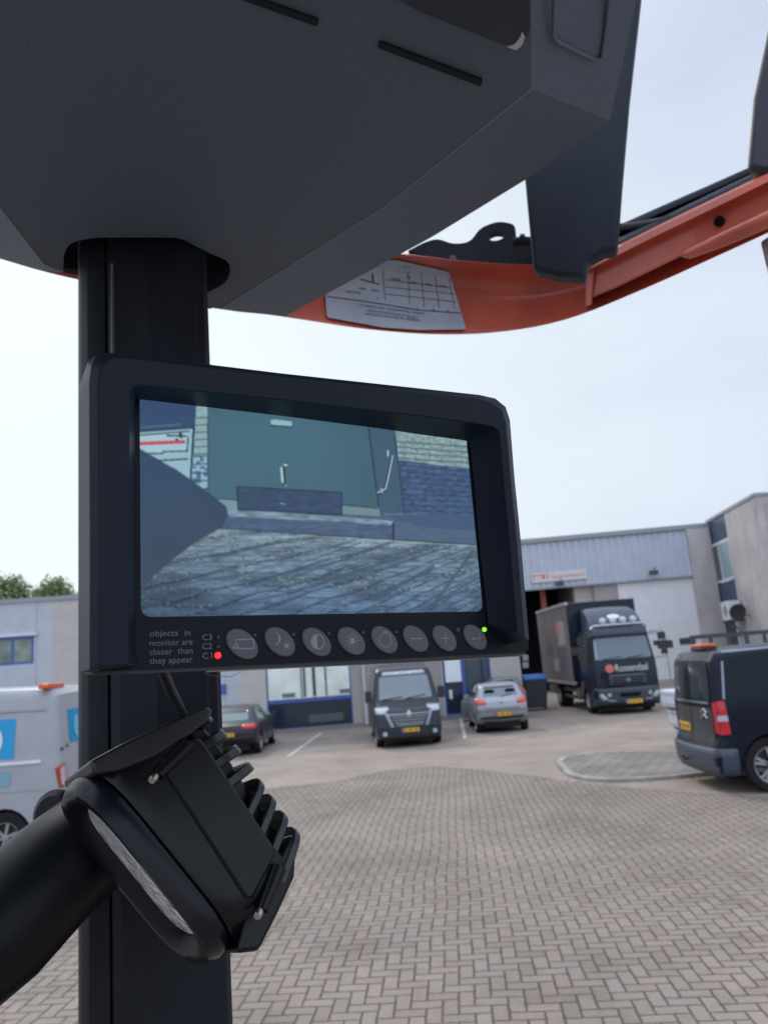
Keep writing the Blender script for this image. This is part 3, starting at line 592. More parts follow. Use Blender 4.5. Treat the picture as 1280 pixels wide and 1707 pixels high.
def screen():
    # the lit picture, one colour per small cell, drawn by code
    nx, ny = 460, 250
    A = np.linspace(0, 154.6, nx + 1); B = np.linspace(-9, 81.2, ny + 1)
    ga, gb = np.meshgrid(A, B)
    P0 = np.array(MO - CAM); X = np.array(MX); Y = np.array(MY)
    W3 = P0[None, None, :] + ga[..., None] / 1000 * X + gb[..., None] / 1000 * Y
    verts = W3.reshape(-1, 3) - P0
    fa = (ga[:-1, :-1] + ga[1:, 1:]) / 2; fb = (gb[:-1, :-1] + gb[1:, 1:]) / 2
    C3 = P0[None, None, :] + fa[..., None] / 1000 * X + fb[..., None] / 1000 * Y
    Rm = np.array(ROT).T; cc = C3 @ Rm.T
    U = CX + FP * cc[..., 0] / -cc[..., 2]; V = CY - FP * cc[..., 1] / -cc[..., 2]
    rng = np.random.RandomState(3)
    def noise(su, sv, seed, u=U, v=V):
        r = np.random.RandomState(seed); T = r.rand(256, 256); x = u / su; y = v / sv; xi = np.floor(x).astype(int); yi = np.floor(y).astype(int); fx = x - xi; fy = y - yi
        fx = fx * fx * (3 - 2 * fx); fy = fy * fy * (3 - 2 * fy); g = lambda a, b: T[a % 256, b % 256]
        return (g(xi, yi) * (1 - fx) + g(xi + 1, yi) * fx) * (1 - fy) + (g(xi, yi + 1) * (1 - fx) + g(xi + 1, yi + 1) * fx) * fy
    img = np.zeros(U.shape + (3,))
    def inside(poly):
        m = np.zeros(U.shape, bool); n = len(poly)
        for i in range(n):
            x0, y0 = poly[i]; x1, y1 = poly[(i + 1) % n]
            if y0 == y1: continue
            c = ((y0 > V) != (y1 > V)) & (U < (x1 - x0) * (V - y0) / (y1 - y0) + x0); m ^= c
        return m
    def put(poly, col, mul=None):
        m = inside(poly); c = np.array(col, float)
        if mul is not None: img[m] = c[None, :] * mul[m][:, None]
        else: img[m] = c
    def stroke(pts, wd, col, a=1.0):
        for (x0, y0), (x1, y1) in zip(pts, pts[1:]):
            dx, dy = x1 - x0, y1 - y0; l2 = dx * dx + dy * dy; t = np.clip(((U - x0) * dx + (V - y0) * dy) / l2, 0, 1)
            d = np.hypot(U - x0 - t * dx, V - y0 - t * dy); k = np.clip(wd - d + .5, 0, 1)[..., None] * a
            img[:] = img * (1 - k) + np.array(col, float) * k
    # paving at the bottom
    n1 = noise(13, 3.2, 1); n2 = noise(4.6, 1.7, 2); n3 = noise(60, 22, 5); g = np.clip((V - 880) / 150, 0, 1)
    base = np.array([146, 166, 176.])[None, None] * (1 - g)[..., None] + np.array([86, 108, 138.])[None, None] * g[..., None]
    left = np.clip((430 - U) / 250, 0, 1)[..., None] * np.clip((V - 900) / 80, 0, 1)[..., None]; base = base * (1 - .35 * left)
    img[:] = base * (.86 + .24 * (n1 - .5) + .14 * (n2 - .5) + .26 * (n3 - .5))[..., None]
    tn_ = (V - 780) / np.maximum(60, 1130 - U) + .012 * (n3 - .5); Vp = V - .03 * (U - 230) + 3 * (n3 - .5); gr_ = np.log(np.maximum(5, Vp - 862)) * 6.5
    ti = np.floor(tn_ / .038).astype(int); off = (ti % 2) * .5; ri = np.floor(gr_ + off).astype(int); rt = np.random.RandomState(8).rand(64, 64); cell = rt[ti % 64, ri % 64]
    e1 = np.abs((tn_ / .038) % 1 - .5) > .42; e2 = np.abs((gr_ + off) % 1 - .5) > .43
    img *= (.86 + .26 * cell)[..., None]; img *= np.where(e1, .70, 1)[..., None]; img *= np.where(e2, .78, 1)[..., None]
    sp = (noise(4.5, 2.4, 9) > .9); img[sp] = img[sp] * .5 + np.array([170, 185, 185]) * .5
    sp = (noise(5, 1.8, 19) > .92); img[sp] *= .68
    sp = (noise(24, 9, 29) > .6) & (noise(4.5, 2.2, 31) > .62) & (V < 985); img[sp] = img[sp] * .6 + np.array([168, 178, 166]) * .4
    for q, wd in (((480, 965, 620, 915), 1.6), ((300, 935, 470, 905), 1.2), ((330, 990, 590, 930), 1.6), ((235, 985, 420, 955), 1.6), ((480, 990, 740, 905), 3.2), ((620, 1000, 720, 945), 3), ((720, 1010, 785, 920), 3), ((360, 1015, 500, 985), 2), ((600, 905, 500, 940), 1.2), ((690, 1025, 800, 960), 2), ((400, 915, 560, 893), 1)):
        stroke([(q[0], q[1]), (q[2], q[3])], wd, (62, 76, 98), .72)
    for yy in (926, 946, 968, 992, 1012): stroke([(260 + (yy - 900), yy + 6), (500, yy - 2), (800, yy + 2)], .7, (74, 88, 104), .45)
    for k in range(12):
        x = 250 + k * 62; stroke([(x + 150, 902 + k * .6), (x - 10, 948 + k), (x - 230, 1030)], 1.0, (60, 78, 102), .5)
    for yy in (912, 934, 958, 984, 1014): stroke([(240, yy + 8), (520, yy + 1), (810, yy + 5)], .9, (64, 82, 106), .55)
    put([(230, 985), (360, 1005), (500, 1020), (700, 1030), (230, 1040)], (0, 0, 0)) if False else None
    # kerb
    put([(366, 842), (560, 852), (655, 862), (800, 868), (800, 909), (655, 900), (560, 893), (366, 881)], (70, 86, 110), .9 + .25 * n1)
    put([(366, 848), (560, 861), (655, 869), (650, 876), (560, 870), (366, 861)], (122, 142, 156), .75 + .45 * n1)
    put([(655, 872), (700, 878), (800, 885), (800, 909), (655, 901)], (78, 93, 116), .95 + .1 * n1)
    put([(620, 856), (800, 855), (800, 886), (712, 880)], (66, 82, 110)); stroke([(640, 858), (790, 856)], .8, (112, 132, 150))
    stroke([(654, 873), (654, 902)], 1.6, (38, 44, 60)); stroke([(366, 881), (560, 894), (800, 909)], 1, (52, 60, 76)); stroke([(500, 893), (660, 903), (790, 911)], 1.2, (165, 165, 150), .6)
    # wall and door
    put([(326, 660), (348, 660), (348, 850), (320, 850)], (148, 178, 176), .86 + .2 * n2)
    for k in range(9):
        y = 698 + k * 12 + (k > 5) * 3; stroke([(326 - k * .5, y), (346, y - 1)], .9, (62, 80, 92), .9)
    m = inside([(318, 760), (348, 760), (348, 850), (318, 850)]); img[m] = np.where((noise(6, 4, 12) > .5)[m][:, None], np.array([150, 180, 192.]), np.array([74, 104, 136.]))
    for y in (762, 775, 790, 803, 818): stroke([(320, y), (346, y - 1)], .9, (40, 52, 74), .9)
    put([(345, 660), (613, 660), (630, 846), (345, 832)], (66, 98, 112), 1.05 - .12 * noise(150, 120, 7) - np.clip((U - 520) / 600, 0, 1) * .6)
    put([(330, 655), (372, 655), (372, 696), (330, 694)], (150, 185, 190)) if False else None
    stroke([(346, 695), (346, 832), (395, 834)], .9, (44, 62, 78)); stroke([(613, 715), (630, 846)], 1.2, (34, 48, 64))
    put([(345, 833), (395, 835), (395, 852), (375, 850)], (120, 148, 148)); put([(566, 842), (630, 847), (632, 861), (566, 858)], (112, 134, 138))
    put([(614, 700), (655, 700), (672, 857), (632, 857)], (62, 84, 104)); stroke([(628, 848), (568, 842)], .8, (36, 48, 60))
    put([(394, 812), (568, 822), (568, 859), (396, 851)], (54, 68, 94), .9 + .18 * n1); stroke([(394, 812), (568, 822), (568, 858)], .9, (34, 42, 62))
    stroke([(466, 840), (474, 841)], 1, (150, 165, 170))
    stroke([(394, 812), (396, 850), (568, 859)], .9, (30, 40, 56))
    put([(450, 700), (486, 703), (485, 713), (450, 710)], (150, 190, 190)); stroke([(450, 710), (485, 713)], 1, (30, 50, 60))
    # door handle
    stroke([(470, 782), (472, 806)], 3.4, (30, 42, 54)); stroke([(468, 781), (470, 804)], 2.2, (186, 204, 198)); stroke([(474, 776), (477, 776)], 3.4, (34, 46, 58)); stroke([(473, 776), (477, 776)], 2, (196, 212, 206)); stroke([(474, 809), (476, 810)], 1.4, (120, 150, 156))
    # grab rod
    stroke([(652, 764), (645, 795), (640, 818), (630, 824)], 2.6, (36, 48, 62)); stroke([(653, 761), (646, 795), (641, 816), (628, 822)], 1.3, (178, 196, 200)); stroke([(645, 753), (645, 760)], 1.8, (170, 190, 194)); stroke([(635, 817), (635, 820)], 2.6, (150, 168, 172))
    # brick wall right
    put([(657, 700), (800, 700), (800, 786), (662, 772)], (138, 160, 156), .78 + .4 * n2)
    for k in range(5):
        y = 737 + k * 9; stroke([(660, y), (785, y + 9)], .9, (68, 88, 98), .9)
        for j in range(3): x = 672 + j * 42 + (k % 2) * 20; stroke([(x, y + 1), (x + 1, y + 9)], .8, (74, 94, 104), .8)
    put([(662, 768), (800, 784), (800, 860), (673, 857)], (62, 80, 112), .78 + .45 * noise(7, 3, 14))
    for k in range(9): y = 776 + k * 9.5; stroke([(664, y), (790, y + 12 - k * 1.1)], .9, (44, 58, 84), .8)
    stroke([(656, 728), (673, 857)], 1, (40, 54, 70))
    # window at far left
    put([(225, 655), (328, 655), (324, 712), (318, 800), (225, 760)], (50, 68, 100))
    put([(225, 720), (322, 713), (320, 800), (225, 800)], (152, 188, 196)); put([(225, 728), (312, 722), (311, 755), (225, 760)], (172, 200, 206))
    stroke([(225, 721), (322, 714)], 1.2, (36, 48, 62)); stroke([(225, 727), (314, 720)], .9, (40, 54, 66)); stroke([(232, 757), (270, 757), (272, 754), (311, 753), (313, 730)], 1, (38, 52, 66))
    stroke([(260, 769), (312, 766)], 1.2, (44, 60, 76)); stroke([(232, 740.5), (306, 737.5)], 2.6, (206, 62, 84)); stroke([(278, 727), (310, 728)], 1.2, (36, 50, 60)); stroke([(300, 724), (301, 729)], 2.6, (44, 58, 68)); stroke([(293, 734), (295, 734)], 1.6, (40, 50, 60))
    stroke([(322, 713), (317, 802)], 1.4, (34, 42, 56)); stroke([(262, 777), (290, 786), (296, 796)], 5, (90, 124, 150), .7); stroke([(235, 714), (285, 710), (300, 708)], 1, (110, 134, 160), .7)
    # dark cone of the machine in front of the camera
    blur = [(222, 744), (300, 790), (345, 822), (375, 846), (378, 860), (368, 880), (325, 905), (280, 938), (234, 984), (222, 1000)]
    m = inside(blur); f_ = (.9 + .16 * noise(90, 70, 21)) ; c1 = np.array([50, 68, 94.]); c2 = np.array([60, 70, 88.]); tt = np.clip((V - 780) / 180, 0, 1)[..., None]
    img[m] = ((c1 * (1 - tt) + c2 * tt) * f_[..., None])[m]; stroke(blur[:6], 1.3, (46, 58, 80), .8)
    # soft unsharp picture
    k = img.copy()
    for ax in (0, 1): k = (np.roll(k, 1, ax) + 2 * k + np.roll(k, -1, ax)) / 4
    lum = k.mean(-1, keepdims=True); k = k * .87 + np.array([100, 126, 136.]) * .15; k = k * np.array([.98, 1.0, 1.03]); img = np.clip(k, 0, 255) / 255; L3 = np.where(img <= .04045, img / 12.92, ((img + .055) / 1.055) ** 2.4)
    # rounded lower corners cut off
    idx = np.arange((nx + 1) * (ny + 1)).reshape(ny + 1, nx + 1)
    q = np.stack([idx[:-1, :-1], idx[:-1, 1:], idx[1:, 1:], idx[1:, :-1]], -1).reshape(-1, 4)
    rr = 3.4; ax_ = np.minimum(fa, 154.0 - fa); by = 80.7 - fb; keep = ~((ax_ < rr) & (by < rr) & (np.hypot(rr - ax_, rr - by) > rr)); keep = keep.reshape(-1)
    cols = L3.reshape(-1, 3)[keep]; q = q[keep]
    me = bpy.data.meshes.new('screen'); me.vertices.add(len(verts)); me.vertices.foreach_set('co', verts.ravel()); me.loops.add(len(q) * 4); me.loops.foreach_set('vertex_index', q.ravel().astype(np.int32))
    me.polygons.add(len(q)); me.polygons.foreach_set('loop_start', (np.arange(len(q)) * 4).astype(np.int32)); me.update(calc_edges=True)
    at = me.color_attributes.new('pic', 'FLOAT_COLOR', 'CORNER'); cc4 = np.ones((len(q), 4, 4), np.float32); cc4[..., :3] = cols[:, None, :]; at.data.foreach_set('color', cc4.ravel())
    m = bpy.data.materials.new('lit screen'); m.use_nodes = True; t = m.node_tree; b = t.nodes['Principled BSDF']; a = t.nodes.new('ShaderNodeVertexColor'); a.layer_name = 'pic'
    t.links.new(a.outputs[0], b.inputs['Emission Color']); b.inputs['Emission Strength'].default_value = 1.0; b.inputs['Base Color'].default_value = (.004, .006, .01, 1); b.inputs['Roughness'].default_value = .4; b.inputs['Specular IOR Level'].default_value = .1
    me.materials.append(m); o = link('screen', me, mon); o.location = MN * .0008; o['label'] = 'lit screen picturing a teal door, kerb, brick wall and rough paving'
screen()
#MARK_LAMP
# ================================================================ work lamp
LU = ROT @ Vector((.627, -.778, 0)); th_ = R(42)
Ni = ROT @ Vector((.778, .627, 0)); Tz = ROT @ Vector((0, 0, 1))
LV = (Tz * math.cos(th_) + Ni * math.sin(th_)).normalized(); LN = (Ni * math.cos(th_) - Tz * math.sin(th_)).normalized()
SP = .40; LO = PD(.627 * 1076 + .778 * -720, .778 * 1076 - .627 * -720, SP)      # near side, front upper corner
def lp(u, n, v=0): return LO + LU * u + LN * n + LV * v           # metres
def lq(px_, py): p = PP(px_, py, LO, LV) - LO; return p.dot(LU), p.dot(LN)      # photo pixel on the near side plane
lam = thing('work_lamp', 'black finned LED work lamp on a thick arm, below the monitor', 'work lamp', LO)
def lbuild(mb, *a, **k): mb.v = [tuple(Vector(v) - LO) for v in mb.v]; return mb.build(*a, **k)
def lsec(u0, u1, v0, v1, n, r=.02, k=6, cut=None):
    po = rnd([(u0, v1), (u1, v1), (u1, v0), (u0, v0)], r, k); return [lp(u, n, v) for u, v in po]
def lamp():
    W = .074
    P = {k: lq(*v) for k, v in dict(b0=(141, 1272), b1=(388, 1604), lens0=(158, 1345), lens1=(345, 1565), seam0=(190, 1250), seam1=(440, 1585), top1=(345, 1180), flr0=(318, 1228), flr1=(458, 1418), tip0=(356, 1180), tip7=(500, 1385), low=(497, 1455)).items()}
    nl = (P['lens0'][1] + P['lens1'][1]) / 2; e0, e1 = lq(128, 1300)[0], lq(382, 1618)[0]
    ns = lq(165, 1262)[1] * .5 + lq(415, 1590)[1] * .5; nf = (P['flr0'][1] + P['flr1'][1]) / 2; nt = (P['tip0'][1] + P['tip7'][1]) / 2
    lamp.dbg = (nl, ns, nf, nt, e0, e1)
    lerp = lambda a, b, t: a + (b - a) * t
    mb = MB(); secs = [lsec(e0 + .017, e1 - .017, -W + .013, -.010, nl + .007, .024), lsec(e0 + .011, e1 - .011, -W + .007, -.005, nl - .0005, .028), lsec(e0 + .004, e1 - .004, -W + .0025, -.0015, nl - .0005, .032), lsec(e0, e1, -W, 0, nl + .006, .036), lsec(e0, e1, -W, 0, ns - .002, .036), lsec(e0 + .0012, e1 - .0012, -W + .001, -.0012, ns - .0008, .035)]
    mb.loft(secs, cap=False); lbuild(mb, 'bezel', M_lamp2, lam, smooth=True, angle=60)
    bm = MB(); s0 = lsec(e0 + .0165, e1 - .0165, -W + .0125, -.0095, nl + .007, .024); bm.add(s0, [tuple(range(len(s0)))]); lens = lbuild(bm, 'lens', M_glasslens, lam)
    # housing
    secs = [(0, .0012, .001, .034), (.04, -.0006, -.0006, .034), (.20, .004, .001, .024), (.5, .014, .003, .016), (.8, .024, .005, .011), (1, .028, .006, .010)]
    mb = MB(); R_ = []
    for t, ins, vin, r_ in secs:
        n = lerp(ns, nf, t); uT = lerp(e0, P['flr0'][0] - .012, t) if t > .1 else e0 + ins; uB = lerp(e1, P['flr1'][0] + .016, t * t) if t > .1 else e1 - ins
        R_.append(lsec(uT, uB, -W + vin, -vin * .3, n, r_))
    mb.loft(R_); lbuild(mb, 'housing', M_lamp, lam, smooth=True, angle=30)
    c = [lq(*p) for p in ((262, 1268), (330, 1224), (462, 1420), (416, 1508))]
    mb = MB(); pl = rnd(c, .006); mb.prism([lp(u, n, -.004) for u, n in pl], [lp(u, n, .0012) for u, n in pl]); lbuild(mb, 'side_cover', M_lamp, lam, bevel=.0015)
    M_fin = mat('fin black', (.006, .008, .011), .24, spec=.6)
    cr_ = [lq(*p) for p in ((322, 1206), (352, 1204), (376, 1232), (398, 1262), (418, 1294), (440, 1330), (462, 1364), (482, 1396), (470, 1440), (440, 1440))]
    mb = MB(); mb.prism([lp(u, n, -.012) for u, n in cr_], [lp(u, n, -W + .014) for u, n in cr_]); lbuild(mb, 'heat_sink_core', M_lamp, lam, bevel=.002)
    # cooling fins
    tips = [(358, 1182), (381, 1207), (405, 1234), (426, 1262), (442, 1288), (461, 1314), (481, 1342), (501, 1370)]
    feet = [(296, 1202), (335, 1238), (358, 1266), (384, 1294), (420, 1338), (440, 1370), (459, 1404), (478, 1440)]
    for i, (tp_, ft) in enumerate(zip(tips, feet)):
        tu, tn = lq(*tp_); fu, fn_ = lq(*ft); th = .0062 if i < 4 else .0058
        d = Vector((tu - fu, tn - fn_)); sh = d.x / max(.001, d.y)
        po = rnd([(fn_ - .008, -.003, 0), (tn - .004, -.001, .012), (tn, -.012, .012), (tn, -W + .02, .012), (fn_ - .008, -W + .01, 0)], .01, 6)
        uu = lambda n: tu + (n - tn) * sh
        A = [lp(uu(n), n, v) for n, v in po]; B = [lp(uu(n) + th, n, v) for n, v in po]
        mb = MB(); mb.prism(A, B); lbuild(mb, 'cooling_fin', M_fin, lam, bevel=.0011, seg=3)
    pw = [lq(*p) for p in ((438, 1586), (470, 1522), (497, 1462), (501, 1392), (488, 1390), (462, 1440), (420, 1512), (400, 1590))]
    mb = MB(); mb.prism([lp(u, n, -.003) for u, n in pw], [lp(u, n, -W + .004) for u, n in pw]); lbuild(mb, 'lower_wall', M_lamp, lam, bevel=.003)
    pu = [lq(*p) for p in ((150, 1268), (200, 1241), (300, 1194), (346, 1177), (358, 1182), (350, 1200), (318, 1226), (262, 1262), (200, 1284), (160, 1290))]
    mb = MB(); mb.prism([lp(u, n, -.001) for u, n in pu], [lp(u, n, -W + .006) for u, n in pu]); lbuild(mb, 'upper_wall', mat('lit lamp top', (.012, .013, .016), .38, spec=.6), lam, bevel=.002, seg=3)  # colour lifted for the skylight this top face catches
    for (x, y), (x2, y2) in (((258, 1296), (316, 1240)), ((432, 1521), (466, 1446))):
        p = PP(x, y, LO + LV * .003, LV); M = Matrix.Translation(p) @ (LV * .6 - LN * .8).to_track_quat('Z', 'Y').to_matrix().to_4x4()
        mb = MB(); mb.lathe([(.0016, -.006), (.0016, -.001), (.0023, -.001), (.0024, .0005), (.0024, .0030), (.0019, .0036)], M, 14); lbuild(mb, 'bolt', M_bolt, lam, smooth=True, angle=40)
        mb = MB(); mb.tube([PP(x + 4, y - 4, LO, LV) + LV * .001, PP(x2, y2, LO, LV) - LV * .0015], [.0035, .005], 12); lbuild(mb, 'bolt_boss', M_lamp, lam, smooth=True)
    c = lp((e0 + e1) / 2, (ns + nf) / 2, -W)
    mb = MB(); mb.tube([c + LV * .02, c - LV * .03], .02, 20); lbuild(mb, 'pivot', M_lamp, lam, smooth=True)
lamp()
arm = thing('grab_handle', 'thick black rubber covered handle at the lower left, passing behind the work lamp', 'grab handle', PD(-120, 1640, .42))
def handle():
    o = arm.location.copy(); p = [PD(-260, 1755, .40), PD(-120, 1640, .42), PD(0, 1545, .44), PD(90, 1456, .47), PD(180, 1380, .50), PD(240, 1335, .54)]
    mb = MB(); mb.tube([q - o for q in p], [.034, .0345, .0345, .0335, .032, .03], 28); x = mb.build('sleeve', M_arm, arm, smooth=True)
    q = PD(100, 1356, .50); M = Matrix.Translation(q - o) @ (CAM - q + Vector((-.3, 0, 0))).to_track_quat('Z', 'Y').to_matrix().to_4x4()
    mb = MB(); mb.lathe([(.0, -.012), (.013, -.012), (.015, -.008), (.015, .006), (.011, .010), (.0, .010)], M, 24, cap=False); mb.build('clamp_knob', M_arm, arm, smooth=True)
handle()
mb = MB(); c = [PD(340, 1121, .345), PD(352, 1126, .347), PD(370, 1128, .35), PD(384, 1128, .35), PD(396, 1124, .35), (PD(406, 1114, .348))]
c2 = []
for i in range(len(c) - 1):
    for k in range(4): c2.append(c[i].lerp(c[i + 1], k / 4))
o0 = c2[0].copy(); mb.tube([q - o0 for q in c2], .00012, 5); th = mb.build('thread', M_hair, None); th.location = o0
tag(th, 'thin loose thread hanging in a curl under the monitor', 'thread')
#MARK_GROUND
# ================================================================ ground
def sheet(name, pts, z, m):
    mb = MB(); mb.add([(x, y, z) for x, y in pts], [tuple(range(len(pts)))]); o = mb.build(name, m, None, fix=False); return structure(o)
bdir = ray(755, 1091); bang = math.atan2(bdir.x, bdir.y)
M_pave = herringbone_mat('paving bricks', (.275, .225, .185), (.050, .038, .030), .120, bang, var=.34, jw=.078, jmix=.88)
M_road = herringbone_mat('road bricks', (.325, .266, .218), (.19, .15, .12), .120, bang + R(45), var=.10, jw=.06, jmix=.5, bumps=.1)
M_park = herringbone_mat('parking bricks', (.275, .235, .20), (.15, .125, .105), .12, 0, var=.18, jw=.06, jmix=.5, bumps=.1)
M_line = mat('road marking', (.50, .48, .45), .7, noise=.35, nscale=8)
sheet('ground', [(-900, -900), (900, -900), (900, 900), (-900, 900)], -.006, mat('far ground', (.20, .18, .165), .9, noise=.2, nscale=.3))
sheet('yard_paving', [(-40, -30), (40, -30), (40, 20), (-40, 20)], 0, M_pave)
def G(px_, py, z=0): p = PZ(px_, py, z); return (p.x, p.y)
r_near = [G(420, 1318), G(560, 1304), G(640, 1286), G(720, 1278), G(800, 1284), G(900, 1296), G(960, 1306), G(1060, 1316), G(1280, 1330)]
sheet('road', [(-40, r_near[0][1] - .6), (-8, r_near[0][1] - .3)] + r_near + [(18, r_near[-1][1]), (40, r_near[-1][1]), (40, 60), (-40, 60)], .004, M_road)
PKY = G(620, 1246)[1]
pk = [(-30, PKY - .8), (-4, PKY - .3), (.5, PKY), (4.6, PKY + 1.2), (5.6, PKY + 1.6), (5.9, 31.6), (-30, 30)]
sheet('parking_area', pk, .008, M_park)
def line_on(x0, y0, x1, y1, wd=.1):
    d = Vector((x1 - x0, y1 - y0)).normalized(); n = Vector((-d.y, d.x)) * wd / 2
    return [(x0 + n.x, y0 + n.y), (x1 + n.x, y1 + n.y), (x1 - n.x, y1 - n.y), (x0 - n.x, y0 - n.y)]
for (ax_, ay), (bx, by) in (((775, 1232), (766, 1192)), ((480, 1262), (536, 1222)), ((640, 1245), (628, 1200))):
    p = G(ax_, ay); q = G(bx, by); sheet('parking_line', line_on(*p, *q), .012, M_line)
# traffic island: slab with a kerb
isl = rnd([G(925, 1272), G(950, 1263), G(1010, 1257), G(1110, 1256), G(1290, 1262), G(1290, 1288), G(1165, 1294), G(1120, 1300), G(1000, 1306), G(945, 1297)], .5, 4)
def island():
    M_slab = brick_mat('island slabs', (.30, .27, .24), (.26, .235, .21), (.12, .10, .085), .3, .3, .012, 'xy', .35); M_kerb = mat('kerb concrete', (.32, .29, .255), .85, noise=.35, nscale=3)
    cx_ = sum(p[0] for p in isl) / len(isl); cy_ = sum(p[1] for p in isl) / len(isl); inner = []
    n = len(isl)
    for i in range(n):
        a = Vector(isl[i - 1]); b = Vector(isl[(i + 1) % n]); d = (b - a).normalized(); q = Vector(isl[i]) + Vector((d.y, -d.x)) * .12
        if (q - Vector((cx_, cy_))).length > (Vector(isl[i]) - Vector((cx_, cy_))).length: q = Vector(isl[i]) - Vector((d.y, -d.x)) * .12
        inner.append(tuple(q))
    mb = MB(); rings = [[(x, y, -.002) for x, y in isl], [(x, y, .05) for x, y in isl], [(x * .92 + u * .08, y * .92 + v * .08, .066) for (x, y), (u, v) in zip(isl, inner)], [(x, y, .068) for x, y in inner], [(x, y, .05) for x, y in inner]]
    mb.loft(rings, cap=False); structure(mb.build('traffic_island_kerb', M_kerb, None, smooth=True, angle=30))
    mb = MB(); mb.add([(x, y, .063) for x, y in inner], [tuple(range(n))]); structure(mb.build('traffic_island_slabs', M_slab, None, fix=False))
island()
M_leaf0 = mat('dry leaf', (.16, .09, .04), .8)
lit = MB(); rl = random.Random(4)
for k in range(260):
    i = rl.randrange(len(isl) - 1); a = Vector(isl[i]); b = Vector(isl[(i + 1) % len(isl)]); q = a.lerp(b, rl.random())
    if q.y > 16.5: continue
    q += Vector((rl.gauss(0, .1), -abs(rl.gauss(0, .10)) - .04)); s = rl.uniform(.012, .035); an = rl.random() * 6.3
    vs = [Vector((q.x + s * math.cos(an + t), q.y + s * .6 * math.sin(an + t), .008 + rl.random() * .01)) for t in (0, 1.5, 3.1, 4.6)]
    lit.add(vs, [(0, 1, 2, 3)])
lo_ = lit.build('fallen_leaves', M_leaf0, None, fix=False); lo_['kind'] = 'stuff'; lo_['label'] = 'brown fallen leaves along the island kerb'; lo_['category'] = 'leaves'
#MARK_BUILDINGS
# ================================================================ buildings
class Facade:
    """root Empty at ground point A, local x along the wall, local -y towards the viewer, z up"""
    def __init__(s, A, B, name, label, cat='building'):
        s.A = Vector((A[0], A[1], 0)); d = Vector((B[0] - A[0], B[1] - A[1], 0)); s.u = d.normalized(); s.n = Vector((s.u.y, -s.u.x, 0))
        s.len = d.length; s.root = thing(name, label, cat, s.A, math.atan2(s.u.y, s.u.x))
    def uz(s, x, y, off=0):
        p = PP(x, y, s.A + s.n * off, s.n) - s.A; return p.dot(s.u), p.z
    def box(s, name, u0, u1, z0, z1, d0, d1, m, parent=None, bevel=0):   # d: distance in front of the wall plane
        mb = MB(); mb.box((min(u0, u1), -max(d0, d1), min(z0, z1)), (max(u0, u1), -min(d0, d1), max(z0, z1))); return mb.build(name, m, parent or s.root, bevel=bevel)
    def wall(s, name, u0, u1, z0, z1, holes, m, d0=-.3, d1=0):
        """wall slab with rectangular openings (u0,u1,z0,z1)"""
        us = sorted({u0, u1, *[h[0] for h in holes], *[h[1] for h in holes]}); zs = sorted({z0, z1, *[h[2] for h in holes], *[h[3] for h in holes]})
        us = [u for u in us if u0 <= u <= u1]; zs = [z for z in zs if z0 <= z <= z1]
        solid = {}
        for i in range(len(us) - 1):
            for j in range(len(zs) - 1):
                c = ((us[i] + us[i + 1]) / 2, (zs[j] + zs[j + 1]) / 2)
                solid[i, j] = not any(h[0] < c[0] < h[1] and h[2] < c[1] < h[3] for h in holes)
        bm = bmesh.new(); vc = {}
        def V_(i, j, k):
            if (i, j, k) not in vc: vc[i, j, k] = bm.verts.new((us[i], -(d1 if k else d0), zs[j]))
            return vc[i, j, k]
        for (i, j), ok in solid.items():
            if not ok: continue
            bm.faces.new((V_(i, j, 1), V_(i + 1, j, 1), V_(i + 1, j + 1, 1), V_(i, j + 1, 1))); bm.faces.new((V_(i, j, 0), V_(i, j + 1, 0), V_(i + 1, j + 1, 0), V_(i + 1, j, 0)))
            for (a, b, q) in (((i, j), (i + 1, j), (i, j - 1)), ((i + 1, j), (i + 1, j + 1), (i + 1, j)), ((i + 1, j + 1), (i, j + 1), (i, j + 1)), ((i, j + 1), (i, j), (i - 1, j))):
                if not solid.get(q, False): bm.faces.new((V_(*a, 1), V_(*a, 0), V_(*b, 0), V_(*b, 1)))
        bmesh.ops.recalc_face_normals(bm, faces=bm.faces); me = bpy.data.meshes.new(name); bm.to_mesh(me); bm.free(); me.materials.append(m); return link(name, me, s.root)
    def window(s, u0, u1, z0, z1, mull, frame_m, pane_m, fw=.07, dep=.05, rows=(), name='window', rec=.1):
        """frame with mullions as part, panes as sub-part"""
        mb = MB(); d0, d1 = -rec, -rec + dep
        def bx(a, b, c, d): mb.box((a, -d1, c), (b, -d0, d))
        bx(u0, u1, z0, z0 + fw); bx(u0, u1, z1 - fw, z1); bx(u0, u0 + fw, z0 + fw, z1 - fw); bx(u1 - fw, u1, z0 + fw, z1 - fw)
        for q in mull: bx(q - fw / 2, q + fw / 2, z0 + fw, z1 - fw)
        for q in rows: mb.box((u0 + fw, -d1 + .002, q - fw / 2), (u1 - fw, -d0 - .002, q + fw / 2))
        f = mb.build(name, frame_m, s.root)
        es = [u0 + fw] + [q for q in mull] + [u1 - fw]
        mb = MB(); mb.box((u0 + fw * .5, .5 * rec, z0 + fw * .5), (u1 - fw * .5, .5 * rec + .02, z1 - fw * .5)); mb.build('pane', pane_m, f)
        return f
    def ribbed(s, name, u0, u1, z0, z1, m, pitch=.25, d=.06, base=.002):
        mb = MB(); n = int(round((u1 - u0) / pitch)); pr = []
        for k in range(n):
            a = u0 + (u1 - u0) * k / n; w_ = (u1 - u0) / n; pr += [(a, base), (a + w_ * .45, base), (a + w_ * .52, base + d), (a + w_ * .93, base + d)]
        pr.append((u1, base)); mb.loft([[(u, -q, z0) for u, q in pr], [(u, -q, z1) for u, q in pr]], cap=False, closed=False)
        o = mb.build(name, m, s.root, fix=False); return o

